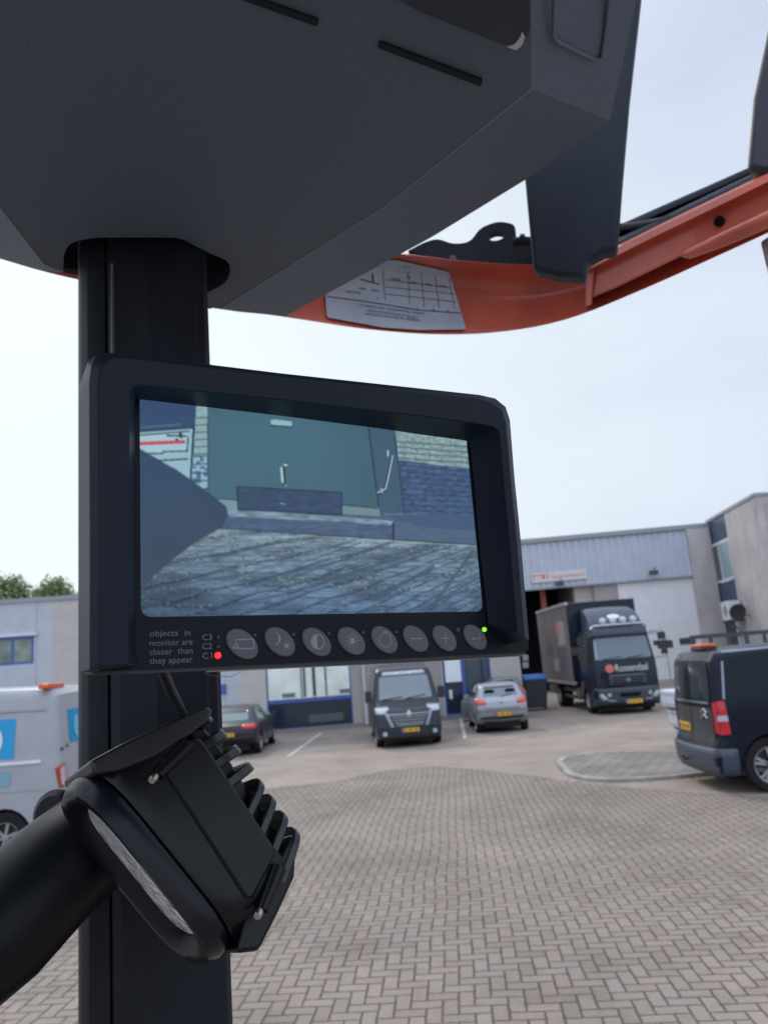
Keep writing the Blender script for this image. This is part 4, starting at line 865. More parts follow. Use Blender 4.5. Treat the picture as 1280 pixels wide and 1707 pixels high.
M_clad = mat('pale blue cladding', (.46, .50, .545), .45, noise=.07, nscale=2)
M_cladr = mat('ribbed fascia', (.48, .53, .61), .4, noise=.06, nscale=1)
M_cream = mat('cream panels', (.50, .475, .445), .7, noise=.07, nscale=3)
M_bluef = mat('blue window frame', (.06, .12, .38), .4)
M_pane = mat('window pane', (.05, .07, .08), .06, spec=.8)
M_blind = mat('pale blind behind glass', (.76, .82, .74), .12, spec=.6, noise=.12, nscale=2)
M_dark = mat('dark glazing', (.018, .028, .05), .12, spec=.6)
M_white = mat('white door', (.74, .74, .76), .5, noise=.05, nscale=2)
M_whitef = mat('white frame', (.68, .70, .72), .45)
M_trim = mat('roof trim', (.30, .32, .35), .5)
M_trimd = mat('dark trim', (.05, .055, .065), .5)
M_brickg = brick_mat('grey brown brick', (.38, .33, .32), (.34, .30, .29), (.42, .39, .38), stain=.2)
M_brickp = brick_mat('pale brick', (.54, .49, .48), (.49, .445, .44), (.56, .54, .53), stain=.22)
M_brickr = brick_mat('wing brick', (.53, .48, .49), (.47, .43, .44), (.56, .54, .55), bw=.25, bh=.09, ms=.014, stain=.35)
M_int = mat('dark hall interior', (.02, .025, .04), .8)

# --- near row: units with blue frames
F1 = Facade((-24, 29.1), (5.02, 31.8), 'office_row_building', 'low pale clad business unit with blue framed windows behind the parked cars')
def b1():
    f = F1; H = f.uz(60, 1003)[1]; Ltot = f.len
    def U(x, y=1150): return f.uz(x, y)[0]
    w1 = (*sorted((U(447, 1212), U(590, 1205))), f.uz(480, 1217)[1], f.uz(480, 1100)[1] + .25)
    # window left (0..58)
    wl0 = f.uz(58, 1062); wl1 = f.uz(-70, 1120); wl = (f.uz(-70, 1100)[0], f.uz(57, 1080)[0], f.uz(30, 1108)[1], f.uz(30, 1062)[1])
    w2 = (*sorted((U(741, 1160), U(797, 1160))), f.uz(757, 1193)[1], f.uz(760, 1100)[1] + .35)
    w2 = (w2[0], U(822, 1160), w2[2], w2[3])
    zones = [(0, U(88, 1060), 'clad'), (U(88, 1060), U(133, 1060), 'cream'), (U(133, 1060), U(403, 1160), 'clad'), (U(403, 1160), w1[1] + .02, 'cream'), (w1[1] + .02, w2[0] - .04, 'brick'), (w2[0] - .04, Ltot, 'pale')]
    mm = {'clad': M_clad, 'cream': M_cream, 'brick': M_brickg, 'pale': M_cream}
    for a, b, k in zones:
        hs = [h for h in (w1, wl, w2) if h[0] < b and h[1] > a]; hs = [(max(h[0], a), min(h[1], b), h[2], h[3]) for h in hs]
        f.wall('wall', a, b, 0, H, hs, mm[k])
        if k == 'clad':
            mb = MB(); n = int((b - a) / .6)
            for q in range(1, n):
                u = a + (b - a) * q / n
                if any(h[0] - .03 < u < h[1] + .03 for h in hs): continue
                mb = MB(); mb.box((u - .012, -.012, 0.05), (u + .012, .0, H - .1)); mb.build('cladding_seam', mat('cladding seam', (.34, .38, .45), .5), f.root)
    f.box('roof_trim', -.1, Ltot + .1, H, H + .16, -.35, .06, M_trim)
    f.box('rear_block', 0, Ltot, 0, H - .1, -.35, -7.8, M_cream)
    f.box('plinth', 0, Ltot, 0, .16, .0, .05, mat('plinth', (.22, .21, .20), .9))
    # window 1: big blue frame; lower row dark, upper row with blinds
    z0, z1 = w1[2], w1[3]; zm = f.uz(530, 1165)[1]; m1 = U(498, 1150); m2 = U(549, 1145)
    g = f.window(w1[0], w1[1], zm, z1, [m1, m2], M_bluef, M_blind, .14, rec=.12)
    g['label'] = 'wide window with three lights and pale blinds in a blue frame'
    mb = MB(); a_ = m1 + .08; b_ = m2 - .08; zt = z1 - .2
    # inner casement of the middle light and dark gap between its curtains
    for (p, q) in ((a_, a_ + .09), (b_ - .09, b_)): mb.box((p, .06, zm + .1), (q, .08, zt))
    mb.box((a_, .06, zt), (b_, .08, zt + .08)); mb.build('casement', M_bluef, g)
    mb = MB(); c_ = (a_ + b_) / 2; mb.box((c_ - .05, .035, zm + .12), (c_ + .07, .045, zt)); mb.box((a_ + .12, .035, zm + .12), (a_ + .2, .045, zt)); mb.build('curtain_gap', M_trimd, g)
    for q0_, q1_ in ((w1[0] + .6, w1[0] + 1.1), (m2 + .4, m2 + 1.0)): mb = MB(); mb.box((q0_, .035, zm + .15), (q1_, .045, zm + .3)); mb.build('sill_item', mat('sill items', (.12, .18, .2), .6), g)
    g = f.window(w1[0], w1[1], z0, zm - .005, [], M_bluef, M_dark, .13, rec=.12)
    g['label'] = 'dark glazed panel in a blue frame under the wide window'
    mb = MB(); mb.box((w1[0] + 1.6, .035, z0 + .2), (w1[1] - .4, .045, z0 + .5)); mb.build('reflection_strip', mat('glazing reflection', (.09, .10, .10), .7), g)  # grey strip painted as a reflection on the dark glazing
    # left window
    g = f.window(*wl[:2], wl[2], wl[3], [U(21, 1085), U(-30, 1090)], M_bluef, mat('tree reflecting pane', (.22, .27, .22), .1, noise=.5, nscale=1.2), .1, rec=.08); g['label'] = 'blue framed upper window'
    f.box('window_sill', wl[0], wl[1] + .15, wl[3] + .03, wl[3] + .12, .0, .12, M_whitef)
    # window 2 / door unit right of the van
    um = U(776, 1160); zm2 = f.uz(757, 1141)[1]
    g = f.window(w2[0], um, w2[2], w2[3], [], M_bluef, M_dark, .13, rows=(zm2,), rec=.1, name='entrance_door'); g['label'] = 'blue framed entrance with a white panel'
    mb = MB(); mb.box((w2[0] + .1, .0, zm2 + .1), (um - .1, .03, w2[3] - .1)); mb.build('bright_panel', mat('white panel', (.80, .86, .88), .25), g)
    mb = MB(); mb.box((w2[0] + .2, .035, zm2 - .55), (w2[0] + .32, .045, zm2 - .2)); mb.build('door_notice', M_white, g)
    g = f.window(um + .004, w2[1], w2[2], w2[3], [w2[1] - .35], M_bluef, mat('grey glazing', (.07, .09, .10), .2), .12, rec=.1); g['label'] = 'tall dark window in a blue frame'
    # small blue sign at left of the units, downpipe
    q0 = f.uz(372, 1141); q1 = f.uz(376, 1157); f.box('door_sign', q0[0] - .1, q1[0] + .05, q1[1], q0[1], .01, .04, M_bluef)
    up = U(607, 1140); mb = MB(); mb.tube([(up, -.1, .1), (up, -.1, H - .1)], .055, 12); mb.build('downpipe', mat('grey white pipe', (.55, .55, .57), .5), f.root, smooth=True)
    # meter boxes on the end
    q0 = f.uz(869, 1097); q1 = f.uz(881, 1113)
    for zz in ((1092, 1101), (1104, 1113)):
        a = f.uz(870, zz[0]); b = f.uz(880, zz[1]); f.box('meter_box', a[0], b[0], b[1], a[1], .01, .08, M_trim)
b1()

# --- far hall with ribbed fascia
p0 = PP(875, 905, (0, 46, 0), Vector((0, 1, 0)))
F2 = Facade((p0.x - 6, 46.2), (PP(1177, 872, (0, 44.6, 0), Vector((0, 1, 0))).x, 44.6), 'warehouse_building', 'warehouse with blue ribbed fascia, open dark bay and white roller door behind the truck')
def b2():
    f = F2; H = f.uz(1000, 893)[1]; zb = f.uz(1000, 972)[1]
    U = lambda x, y=1000: f.uz(x, y)[0]
    uP = U(1148, 950); u1 = f.len
    bay = (U(886, 1000) - 1.9, U(990, 990), 0, zb - .02); door = (U(1030, 990), U(1152, 1000), 0, zb - .02)
    uF = U(1139, 930)
    f.wall('wall', U(875, 1000) - 6, u1, 0, H, [bay, (door[0], uF + .35, 0, zb - .02)], M_brickg)
    f.wall('brick_pier', uF + .3, u1, 0, H, [], M_brickp, 0.002, .28)
    f.ribbed('ribbed_fascia', U(875, 950) - 6, uF + .3, zb, H - .12, M_cladr, .42, .07, .10)
    f.box('fascia_soffit', U(875, 950) - 6, uF + .3, zb - .1, zb - .002, .003, .2, M_trim); f.box('roof_trim', U(875) - 6, u1 + .1, H - .10, H + .16, -.35, .3, M_trim)
    f.box('roller_door', door[0] - .1, uF + .3, 0.02, zb - .11, -.10, -.02, M_white)
    # wicket door with dark windows
    a = f.uz(1075, 1055); b = f.uz(1112, 1130)
    mb = MB(); za = a[1]; ub = U(1112, 1090); ua = U(1068, 1090)
    for r_ in (((ua, za - .04), (ub, za)), ((ub - .04, .1), (ub, za - .042)), ((ua, .1), (ua + .04, za - .042))): mb.box((r_[0][0], -.005, r_[0][1]), (r_[1][0], .018, r_[1][1]))
    wd = mb.build('wicket_door_frame', mat('door gap', (.28, .29, .31), .6), f.root)
    w_ = []
    for x0, x1, y0, y1 in ((1089, 1112, 1066, 1076), (1133, 1158, 1062, 1075)):
        a = f.uz(x0, y1); b = f.uz(x1, y0); f.box('door_window', a[0], b[0], min(a[1], b[1]), max(a[1], b[1]), -.018, .004, M_trimd)
    f.box('door_threshold', door[0], uF + .3, .0, .25, -.02, .05, mat('worn threshold', (.45, .42, .36), .8))
    # dark hall inside the open bay
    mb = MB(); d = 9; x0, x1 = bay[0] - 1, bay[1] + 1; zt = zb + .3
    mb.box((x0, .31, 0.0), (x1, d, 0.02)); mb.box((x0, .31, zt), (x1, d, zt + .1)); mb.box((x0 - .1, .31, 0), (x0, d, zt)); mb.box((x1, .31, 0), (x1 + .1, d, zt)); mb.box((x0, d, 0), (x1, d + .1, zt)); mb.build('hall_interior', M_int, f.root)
    mb = MB(); mb.box((U(903), .8, .5), (U(912), 1.0, zt - .2)); mb.build('racking', mat('rack red', (.30, .07, .05), .6), f.root)
    f.box('rear_block', u1 - 8, u1, 0, H - .1, -10, -.35, M_cream)
    # company sign
    sg = bpy.data.objects.new('company_sign', None)
    a = f.uz(886, 972, .25); b = f.uz(976, 948, .25); u0, us = a[0], b[0]; za = f.uz(886, 972, .25)[1]; zt = f.uz(886, 956, .25)[1]
    s = f.box('company_sign', u0, us, za, zt, .19, .25, mat('sign white', (.66, .62, .60), .5)); s['label'] = 'white company sign with a red block'
    mb = MB(); w = us - u0; mb.box((u0 + .03 * w, -.262, za + .2), (u0 + .31 * w, -.252, zt - .12)); mb.build('red_block', mat('sign red', (.55, .06, .07), .5), s)
    t = MB(); hh = (zt - za)
    for i, (p, q) in enumerate(((.05, .12), (.125, .175), (.18, .2))): t.box((u0 + p * w, -.272, za + .36 * hh), (u0 + q * w, -.265, za + .68 * hh))
    t.box((u0 + .24 * w, -.272, za + .4 * hh), (u0 + .29 * w, -.265, za + .7 * hh)); t.build('red_block_marks', mat('sign pale', (.75, .6, .62), .5), s)
    t = MB()
    rr_ = random.Random(2); x = .37
    while x < .95: wq = rr_.uniform(.02, .045); t.box((u0 + x * w, -.262, za + .36 * hh), (u0 + (x + wq) * w, -.252, za + rr_.uniform(.52, .62) * hh)); x += wq + .012
    t.build('faded_lettering', mat('sign faded red', (.52, .36, .35), .6), s)
    for x, y in ((933, 973), (1089, 955)):
        a = f.uz(x, y, .4); mb = MB(); mb.box((a[0] - .28, -.62, a[1] - .12), (a[0] + .22, -.45, a[1] + .14)); mb.tube([(a[0], -.5, a[1]), (a[0] + .12, -.2, a[1] + .35)], .035, 8); mb.build('flood_light', mat('flood light grey', (.06, .07, .08), .5), f.root, bevel=.02)
b2()
# --- brick wing on the right
ZT = F2.uz(1176, 872)[1]
cA = F2.A + F2.u * F2.len
cB = PZ(1257, 827, ZT)
F3 = Facade((cA.x, cA.y), (cB.x, cB.y), 'brick_wing_building', 'grey brick wing with a vertical strip of dark panels and a white window, right edge')
def b3():
    f = F3; H = ZT
    # strip measured on this wall
    def q(x, y): return f.uz(x, y)
    uL = .12; uR = q(1213, 900)[0]
    z_a = q(1196, 903)[1]; z_b = q(1215, 967)[1]; z_c = q(1230, 1020)[1]
    f.wall('wall', 0, f.len, 0, H, [(uL, uR, 0.0, H - .02)], M_brickp)
    f.box('upper_panel', uL, uR, z_a + .02, H - .02, -.16, -.06, mat('slate panel', (.05, .07, .13), .35)); 
    um = uL + (uR - uL) * .36
    g = f.window(uL, uR, z_b, z_a, [um], M_whitef, mat('mint glass', (.30, .42, .44), .12), .16, rec=.08); g['label'] = 'white framed upper window'
    mb = MB(); mb.box((uL + .16, .005, z_b + .16), (um - .09, .03, z_a - .16)); mb.build('dark_light', M_pane, g)
    f.box('lower_panel', uL, uR, z_c, z_b - .02, -.16, -.06, mat('slate panel', (.05, .07, .13), .35))
    ud = uL + (uR - uL) * .75
    g = f.window(uL, ud, .05, z_c - .02, [], M_whitef, M_dark, .17, rec=.05, name='side_door')
    f.box('panel_beside_door', ud + .003, uR, 0, z_c - .01, -.2, -.04, mat('pale green panel', (.42, .50, .50), .6))
    f.box('roof_trim', 0, f.len + .05, H, H + .15, -.3, .06, M_trim)
b3()
# air conditioner on its bracket
a = F3.uz(1236, 1022); 
ac = thing('air_conditioner', 'white air conditioning unit on a wall bracket of the brick wing', 'air conditioner', F3.A + F3.u * (F3.uz(1229, 1030)[0]) + F3.n * .02 + Vector((0, 0, F3.uz(1232, 1033)[1])), math.atan2(F3.u.y, F3.u.x))
mb = MB(); mb.box((0, -.75, 0), (1.1, -.12, 1.0)); x = mb.build('cabinet', M_white, ac, bevel=.03)
mb = MB(); mb.box((-.012, -.62, .12), (-.002, -.3, .88)); mb.lathe([(.0, 0), (.26, 0), (.28, .015)], Matrix.Translation((.6, -.75, .5)) @ Matrix.Rotation(R(90), 4, 'X'), 20, False); mb.build('fan_grille', M_trim, ac)
mb = MB(); mb.box((-.05, -.8, -.08), (1.2, .0, -.02)); mb.tube([(1.1, -.75, -.05), (1.1, -.0, -.9)], .03, 6); mb.tube([(.05, -.75, -.05), (.05, -.0, -.9)], .03, 6); mb.build('bracket', M_trimd, ac)
dish = thing('satellite_dish', 'dark round dish beside the air conditioner on the brick wing', 'satellite dish', F3.A + F3.u * F3.uz(1247, 1020)[0] + F3.n * .02 + Vector((0, 0, F3.uz(1249, 1030)[1])), math.atan2(F3.u.y, F3.u.x))
mb = MB(); mb.lathe([(.0, 0), (.2, .03), (.42, .14), (.43, .15), (.2, .05), (0, .02)], Matrix.Translation((.1, -.5, .3)) @ Matrix.Rotation(R(60), 4, 'X') @ Matrix.Rotation(R(50), 4, 'Y'), 22, False); mb.build('reflector', mat('dark dish', (.035, .033, .036), .8, spec=.1), dish, smooth=True)
mb = MB(); mb.tube([(.1, -.5, .3), (.1, 0, .1)], .03, 8); mb.build('dish_arm', M_trimd, dish)
c2x = PP(1280, 826, cB, Vector((0, 1, 0)))
F4 = Facade((cB.x + .002, cB.y), (cB.x + 14, cB.y + .9), 'brick_front_building', 'front of the brick building at the right edge behind the black van')
F4.wall('wall', 0, 14, 0, ZT, [], M_brickr); F4.box('roof_trim', -.06, 14, ZT, ZT + .15, -.3, .06, M_trim); F4.box('rear_block', 1.7, 14, 0, ZT - .1, -7, -.35, M_cream)
# --- fence behind the black van
FY = 19.0
fa_ = PP(1150, 1066, (0, FY, 0), Vector((0, 1, 0))); fb_ = PP(1282, 1050, (0, FY, 0), Vector((0, 1, 0)))
fen = thing('steel_fence', 'dark steel bar fence with a top rail behind the black van', 'fence', (fa_.x, FY, 0))
FL = 5.4; mb = MB(); hz_ = (fa_.z + fb_.z) / 2 + .0
mb.box((0, -.03, hz_ - .045), (FL, .03, hz_ + .05)); mb.build('top_rail', M_trimd, fen); mb = MB(); mb.box((0, -.03, .25), (FL, .03, .32)); mb.build('bottom_rail', M_trimd, fen)
for k in range(13):
    mb = MB(); u = .05 + k * .435; mb.box((u - .042, -.02, 0 if k % 4 == 0 else .32), (u + .042, .02, hz_ - .046)); mb.build('bar', M_trimd, fen)
#MARK_VEHICLES
# ================================================================ vehicles
def paint(name, c, rough=.25, coat=.6, metal=0): return mat(name, c, rough, coat=coat * .3, metal=metal, spec=.18, noise=.05, nscale=3)
M_tyre = mat('tyre rubber', (.016, .016, .018), .8, spec=.2, noise=.2, nscale=20)
M_rim = mat('alloy rim', (.42, .43, .45), .3, metal=.7); M_hub = mat('wheel recess', (.02, .02, .022), .7)
M_cglass = mat('car glass', (.11, .155, .185), .05, spec=1.0); M_cglassd = mat('dark car glass', (.012, .014, .018), .08, spec=.6)
M_black = mat('black trim', (.022, .024, .027), .55); M_chrome = mat('chrome', (.6, .62, .64), .18, metal=.9)
M_red = mat('tail lamp red', (.55, .01, .025), .2, spec=.6, coat=.5); M_clear = mat('clear lamp', (.45, .50, .55), .12, spec=.8); M_orangel = mat('amber lens', (.75, .13, .03), .25)
M_plate = mat('yellow plate', (.75, .42, .04), .4); M_eu = mat('plate blue band', (.03, .06, .4), .4); M_under = mat('underbody', (.01, .01, .011), .9)
class Car:
    def __init__(s, root, prof, W, m, rnd_=.07, bowf=.15, bowr=.04, taper=.08, name='body', zlev=.12, arch=()):
        """prof: side outline (x,z); arches [(xc, r)] cut into the underside; W(z) half width"""
        s.root = root; xs = [p[0] for p in prof]; s.x0, s.x1 = min(xs), max(xs); s.W = W; bot = min(p[1] for p in prof)
        po = list(prof)
        # underside left to right with arches
        und = [(s.x0u, bot) for s.x0u in ()]
        for xc, r in sorted(arch):
            h = r; a0 = math.acos(max(-1, min(1, (bot - .33) / h))) if False else None
            und += [(xc + r * math.cos(t), .34 + r * math.sin(t)) for t in [math.pi + .18 - (math.pi + .36) * k / 12 for k in range(13)]]
        und = [(x, max(z, bot)) for x, z in und]
        poly = [(x, z) for x, z in po] # ordered: starts at rear bottom, goes up and over to front bottom
        poly = poly + und[::-1]
        Wm = 1.0
        bm = bmesh.new(); wmax = max(W(z) for x, z in po); s.wmax = wmax
        A = [bm.verts.new((x, wmax, z)) for x, z in poly]; B = [bm.verts.new((x, -wmax, z)) for x, z in poly]; n = len(poly)
        fA = bm.faces.new(A); fB = bm.faces.new(B[::-1])
        for i in range(n): bm.faces.new((A[i], B[i], B[(i + 1) % n], A[(i + 1) % n]))
        bmesh.ops.recalc_face_normals(bm, faces=bm.faces)
        nb = len(po)
        ed = []
        for V_ in (A, B):
            for i in range(nb - 1):
                e = bm.edges.get((V_[i], V_[i + 1])); ed.append(e)
        if rnd_: bmesh.ops.bevel(bm, geom=ed, offset=rnd_, segments=3, profile=.5, affect='EDGES', clamp_overlap=True)
        z = bot + zlev
        zt = max(p[1] for p in po)
        while z < zt: bmesh.ops.bisect_plane(bm, geom=bm.verts[:] + bm.edges[:] + bm.faces[:], plane_co=(0, 0, z), plane_no=(0, 0, 1)); z += zlev
        for k in range(1, 14):
            x = s.x0 + (s.x1 - s.x0) * k / 14; bmesh.ops.bisect_plane(bm, geom=bm.verts[:] + bm.edges[:] + bm.faces[:], plane_co=(x, 0, 0), plane_no=(1, 0, 0))
        for k in range(-3, 4): bmesh.ops.bisect_plane(bm, geom=bm.verts[:] + bm.edges[:] + bm.faces[:], plane_co=(0, wmax * k / 4, 0), plane_no=(0, 1, 0))
        for v in bm.verts:
            x, y, z = v.co; yf = y / wmax; fl = s.x1 - x; fr = x - s.x0
            kf = max(0, 1 - fl / 1.3); kr = max(0, 1 - fr / .9)
            w_ = W(z) * (1 - taper * kf * kf - taper * .4 * kr * kr)
            v.co = (x - bowf * yf ** 2 * kf + bowr * yf ** 2 * kr, yf * w_, z - (.03 * yf * yf if z > zt - .5 else 0))
        bmesh.ops.recalc_face_normals(bm, faces=bm.faces)
        s.bvh = BVHTree.FromBMesh(bm); me = bpy.data.meshes.new(name); bm.to_mesh(me); bm.free(); me.materials.append(m)
        s.body = link(name, me, root, smooth=True, angle=28)
        # dark underbody fills the wheel houses
        mb = MB(); mb.box((s.x0 + .25, -wmax + .28, .17), (s.x1 - .25, wmax - .28, .75)); mb.build('underbody', M_under, root)
    def hit(s, side, a, b, off):
        if side == 'L': o, d = Vector((a, 5, b)), Vector((0, -1, 0))
        elif side == 'R': o, d = Vector((a, -5, b)), Vector((0, 1, 0))
        elif side == 'F': o, d = Vector((12, a, b)), Vector((-1, 0, 0))
        elif side == 'B': o, d = Vector((-12, a, b)), Vector((1, 0, 0))
        else: o, d = Vector((a, b, 9)), Vector((0, 0, -1))
        h = s.bvh.ray_cast(o, d)
        if h[0] is None:
            # slide towards the middle until the ray meets the body
            for k in range(1, 30):
                o2 = o.copy()
                if side in 'FB': o2.y *= (1 - k * .02)
                h = s.bvh.ray_cast(o2, d)
                if h[0] is not None: return Vector((h[0].x, o.y, o.z)) - d * off
            return None
        return h[0] - d * off
    def patch(s, name, side, poly, m, off=.006, r=.03, cut=.12, parent=None, th=.0):
        po = rnd(poly, r, 3) if r else [p[:2] for p in poly]; v, f = fill2d(po, cut); P = [s.hit(side, x, y, off) for x, y in v]
        f = [q for q in f if all(P[i] is not None for i in q)]; P = [p if p is not None else Vector((0, 0, 0)) for p in P]
        used = sorted({i for q in f for i in q}); mp2 = {i: k for k, i in enumerate(used)}
        mb = MB(); mb.add([P[i] for i in used], [tuple(mp2[i] for i in q) for q in f])
        o = mb.build(name, m, parent or s.root, smooth=True, fix=False, angle=30)
        if th: q = o.modifiers.new('s', 'SOLIDIFY'); q.thickness = th; q.offset = 0
        return o
    def line(s, name, side, pts, m, w_=.012, off=.008, parent=None):
        mb = MB(); P = []
        for (a, b), (c, d) in zip(pts, pts[1:]):
            n = max(1, int(math.hypot(c - a, d - b) / .1))
            for k in range(n): P.append(s.hit(side, a + (c - a) * k / n, b + (d - b) * k / n, off))
        P.append(s.hit(side, *pts[-1], off)); P = [p for p in P if p is not None]; mb.tube(P, w_, 5); return mb.build(name, m, parent or s.root, smooth=True)
    def plate_(s, side, yc, zc, w_=.52, h=.11):
        sg = 1 if side == 'F' else -1; p = s.hit(side, yc, zc, .0); x = p.x
        mb = MB(); mb.box((min(x, x + sg * .03), yc - w_ / 2, zc - h / 2), (max(x, x + sg * .03), yc + w_ / 2, zc + h / 2)); o = mb.build('licence_plate', M_plate, s.root)
        mb = MB(); yb = yc - (w_ / 2 - .03) if side == 'F' else yc + (w_ / 2 - .03); yb = yc + (w_ / 2 - .025) * (1 if side == 'B' else -1)
        mb.box((x + sg * .03, yb - .022, zc - h / 2), (x + sg * .034, yb + .022, zc + h / 2)); mb.build('blue_band', M_eu, o)
        mb = MB()
        for k in range(8):
            if k in (2, 5): continue
            y = yc + (-.19 + k * .055) ; mb.box((x + sg * .03, y - .016, zc - .03), (x + sg * .033, y + .016, zc + .03))
        mb.build('plate_marks', mat('plate ink', (.12, .08, .03), .6), o); return o
def wheel(root, x, y, r, w_, style=5, sgn=1, rim=M_rim, rr=.64):
    M = Matrix.Translation((x, y, r)) @ Matrix.Rotation(R(-90) * sgn, 4, 'X')      # local z points outwards (towards sgn*y)
    mb = MB(); mb.lathe([(r * rr, -w_ / 2), (r * .93, -w_ / 2), (r, -w_ * .36), (r, w_ * .36), (r * .95, w_ * .48), (r * .78, w_ / 2), (r * rr, w_ * .46), (r * rr * .98, w_ * .1)], M, 36, cap=False); t = mb.build('wheel', M_tyre, root, smooth=True, angle=40)
    mb = MB(); mb.cur = 1; mb.lathe([(.0, w_ * .2), (r * rr, w_ * .2)], M, 30, cap=False); mb.cur = 0
    mb.lathe([(r * rr * .90, w_ * .30), (r * rr * .97, w_ * .475), (r * rr * 1.02, w_ * .485), (r * rr * 1.02, w_ * .2)], M, 36, cap=False)
    mb.lathe([(0, w_ * .46), (r * .12, w_ * .45), (r * .15, w_ * .3)], M, 16, cap=False)
    n = style
    for k in range(n):
        a = 2 * math.pi * k / n + .3
        for da in ((-.16, .16) if n <= 5 else (0,)):
            ww = r * (.045 if n <= 5 else .05); c, s_ = math.cos(a + da), math.sin(a + da); c0, s0 = math.cos(a), math.sin(a)
            p0 = Vector((r * .1 * c0, r * .1 * s0, 0)); p1 = Vector((r * rr * .93 * c, r * rr * .93 * s_, 0)); d = (p1 - p0).normalized(); q = Vector((-d.y, d.x, 0)) * ww
            lo = [p0 - q, p1 - q * 1.2, p1 + q * 1.2, p0 + q]; mb.prism([M @ (v + Vector((0, 0, w_ * .32))) for v in lo], [M @ (v + Vector((0, 0, w_ * .44))) for v in lo])
    mb.build('rim', [rim, M_hub], t, smooth=True, angle=30)
    return t
def mirror(root, x, y, z, sg, m=M_black, sz=(.09, .12, .16), armm=None):
    mb = MB(); mb.box((x - sz[0] / 2, y + sg * .06 - sz[1] / 2 * 1, z - sz[2] / 2), (x + sz[0] / 2, y + sg * .06 + sz[1] / 2, z + sz[2] / 2)); mb.tube([(x, y - sg * .12, z - sz[2] * .3), (x, y + sg * .05, z - sz[2] * .2)], .02, 8)
    return mb.build('wing_mirror', m, root, bevel=.025)
def ramp(tab):
    def f(z):
        for (a, b), (c, d) in zip(tab, tab[1:]):
            if a <= z <= c: return b + (d - b) * (z - a) / (c - a)
        return tab[0][1] if z < tab[0][0] else tab[-1][1]
    return f

# ---- grey panel van, front towards us
def grey_van():
    c = G(681, 1243); root = thing('panel_van', 'dark grey panel van facing the camera, chrome grille, parked by the blue framed windows', 'van', (c[0], 23.9, 0), R(-90 + 4))
    m = paint('grey van paint', (.035, .042, .055), .3)
    prof = [(-4.3, .35), (-4.35, 1.0), (-4.3, 2.15), (-4.15, 2.33), (-1.0, 2.37), (-.35, 2.28), (-.15, 2.19), (.32, 1.40), (.45, 1.26), (.95, 1.06), (1.10, .92), (1.16, .6), (1.15, .32), (1.05, .25)]
    C_ = Car(root, prof, ramp([(.2, .95), (.5, 1.0), (1.2, 1.0), (2.05, .86), (2.4, .80)]), m, .09, .22, .02, .07, arch=((0.15, .40), (-3.2, .40)))
    x = .0
    for xx in (.15, -3.2):
        for sg in (1, -1): wheel(root, xx, sg * .84, .345, .24, 6, sg)
    ws = C_.patch('windscreen', 'F', [(-.80, 1.33), (.80, 1.33), (.73, 2.0), (-.73, 2.0)], M_cglass, .012, .07)
    C_.line('wiper', 'F', [(-.72, 1.34), (-.1, 1.40)], M_black, .014, .03); C_.line('wiper', 'F', [(.0, 1.34), (.6, 1.42)], M_black, .014, .03)
    C_.patch('cowl', 'F', [(-.85, 1.22), (.85, 1.22), (.82, 1.32), (-.82, 1.32)], M_black, .008, .02)
    # lettering strip above the windscreen
    t = MB(); 
    for k in range(22):
        y = -.62 + k * .058; h_ = .05 if k % 3 else .065
        if k in (7, 14): continue
        t.add([C_.hit('F', a, b, .015) for a, b in ((y, 2.06), (y + .044, 2.06), (y + .044, 2.06 + h_), (y, 2.06 + h_))], [(0, 1, 2, 3)])
    C_.patch('header_strip', 'F', [(-.64, 2.045), (.66, 2.045), (.64, 2.135), (-.62, 2.135)], mat('header white', (.72, .74, .78), .4), .010, .01)
    t.build('header_lettering', mat('header letters', (.40, .43, .48), .4), root, fix=False)
    # grille: dark field, chrome bars, badge
    C_.patch('grille', 'F', [(-.62, 1.00), (.62, 1.00), (.46, .62), (-.46, .62)], M_black, .010, .06)
    for z, hw in ((.935, .56), (.86, .50), (.78, .47), (.70, .42), (.64, .38)): C_.patch('grille_bar', 'F', [(-hw, z - .018), (hw, z - .018), (hw, z + .018), (-hw, z + .018)], mat('satin bar', (.26, .28, .31), .35, metal=.5), .03, .01, .1, th=.02)
    for sg in (1, -1):
        C_.patch('grille_surround', 'F', [(sg * .70, 1.0), (sg * .60, 1.0), (sg * .44, .60), (sg * .54, .60)], mat('satin bar', (.26, .28, .31), .35, metal=.5), .02, .02)
        C_.patch('headlight', 'F', [(sg * .97, .98), (sg * .97, 1.14), (sg * .55, 1.16), (sg * .56, 1.08), (sg * .74, .96)], M_clear, .02, .04, .06, th=.02)
        C_.patch('fog_lamp', 'F', ell(sg * .72, .42, .07, .065, 12), M_clear, .02, 0, .05)
        C_.patch('lower_intake', 'F', [(sg * .92, .52), (sg * .60, .56), (sg * .58, .33), (sg * .90, .33)], M_black, .008, .03)
        mirror(root, .10, sg * 1.04, 1.45, sg, sz=(.10, .20, .34))
        C_.patch('side_window', 'L' if sg > 0 else 'R', [(-.95, 1.42), (-.02, 1.42), (-.15, 1.98), (-.95, 2.02)], M_cglassd, .008, .06)
    b = C_.hit('F', 0, .93, .045); mb = MB(); mb.lathe([(.0, .03), (.08, .025), (.115, 0), (.115, -.02)], Matrix.Translation(b) @ Matrix.Diagonal((1, .8, 1.15, 1)) @ Matrix.Rotation(R(90), 4, 'Y'), 4, False)
    mb.build('badge', M_chrome, root, bevel=.01)
    C_.plate_('F', 0, .50); C_.patch('bumper', 'F', [(-.95, .27), (.95, .27), (.97, .40), (-.97, .40)], M_black, .012, .02)
    C_.line('bonnet_edge', 'F', [(-.9, 1.17), (0, 1.13), (.9, 1.17)], M_black, .008, .006)
    C_.line('door_seam', 'L', [(-.98, .45), (-.98, 2.05)], M_under, .008, .003)
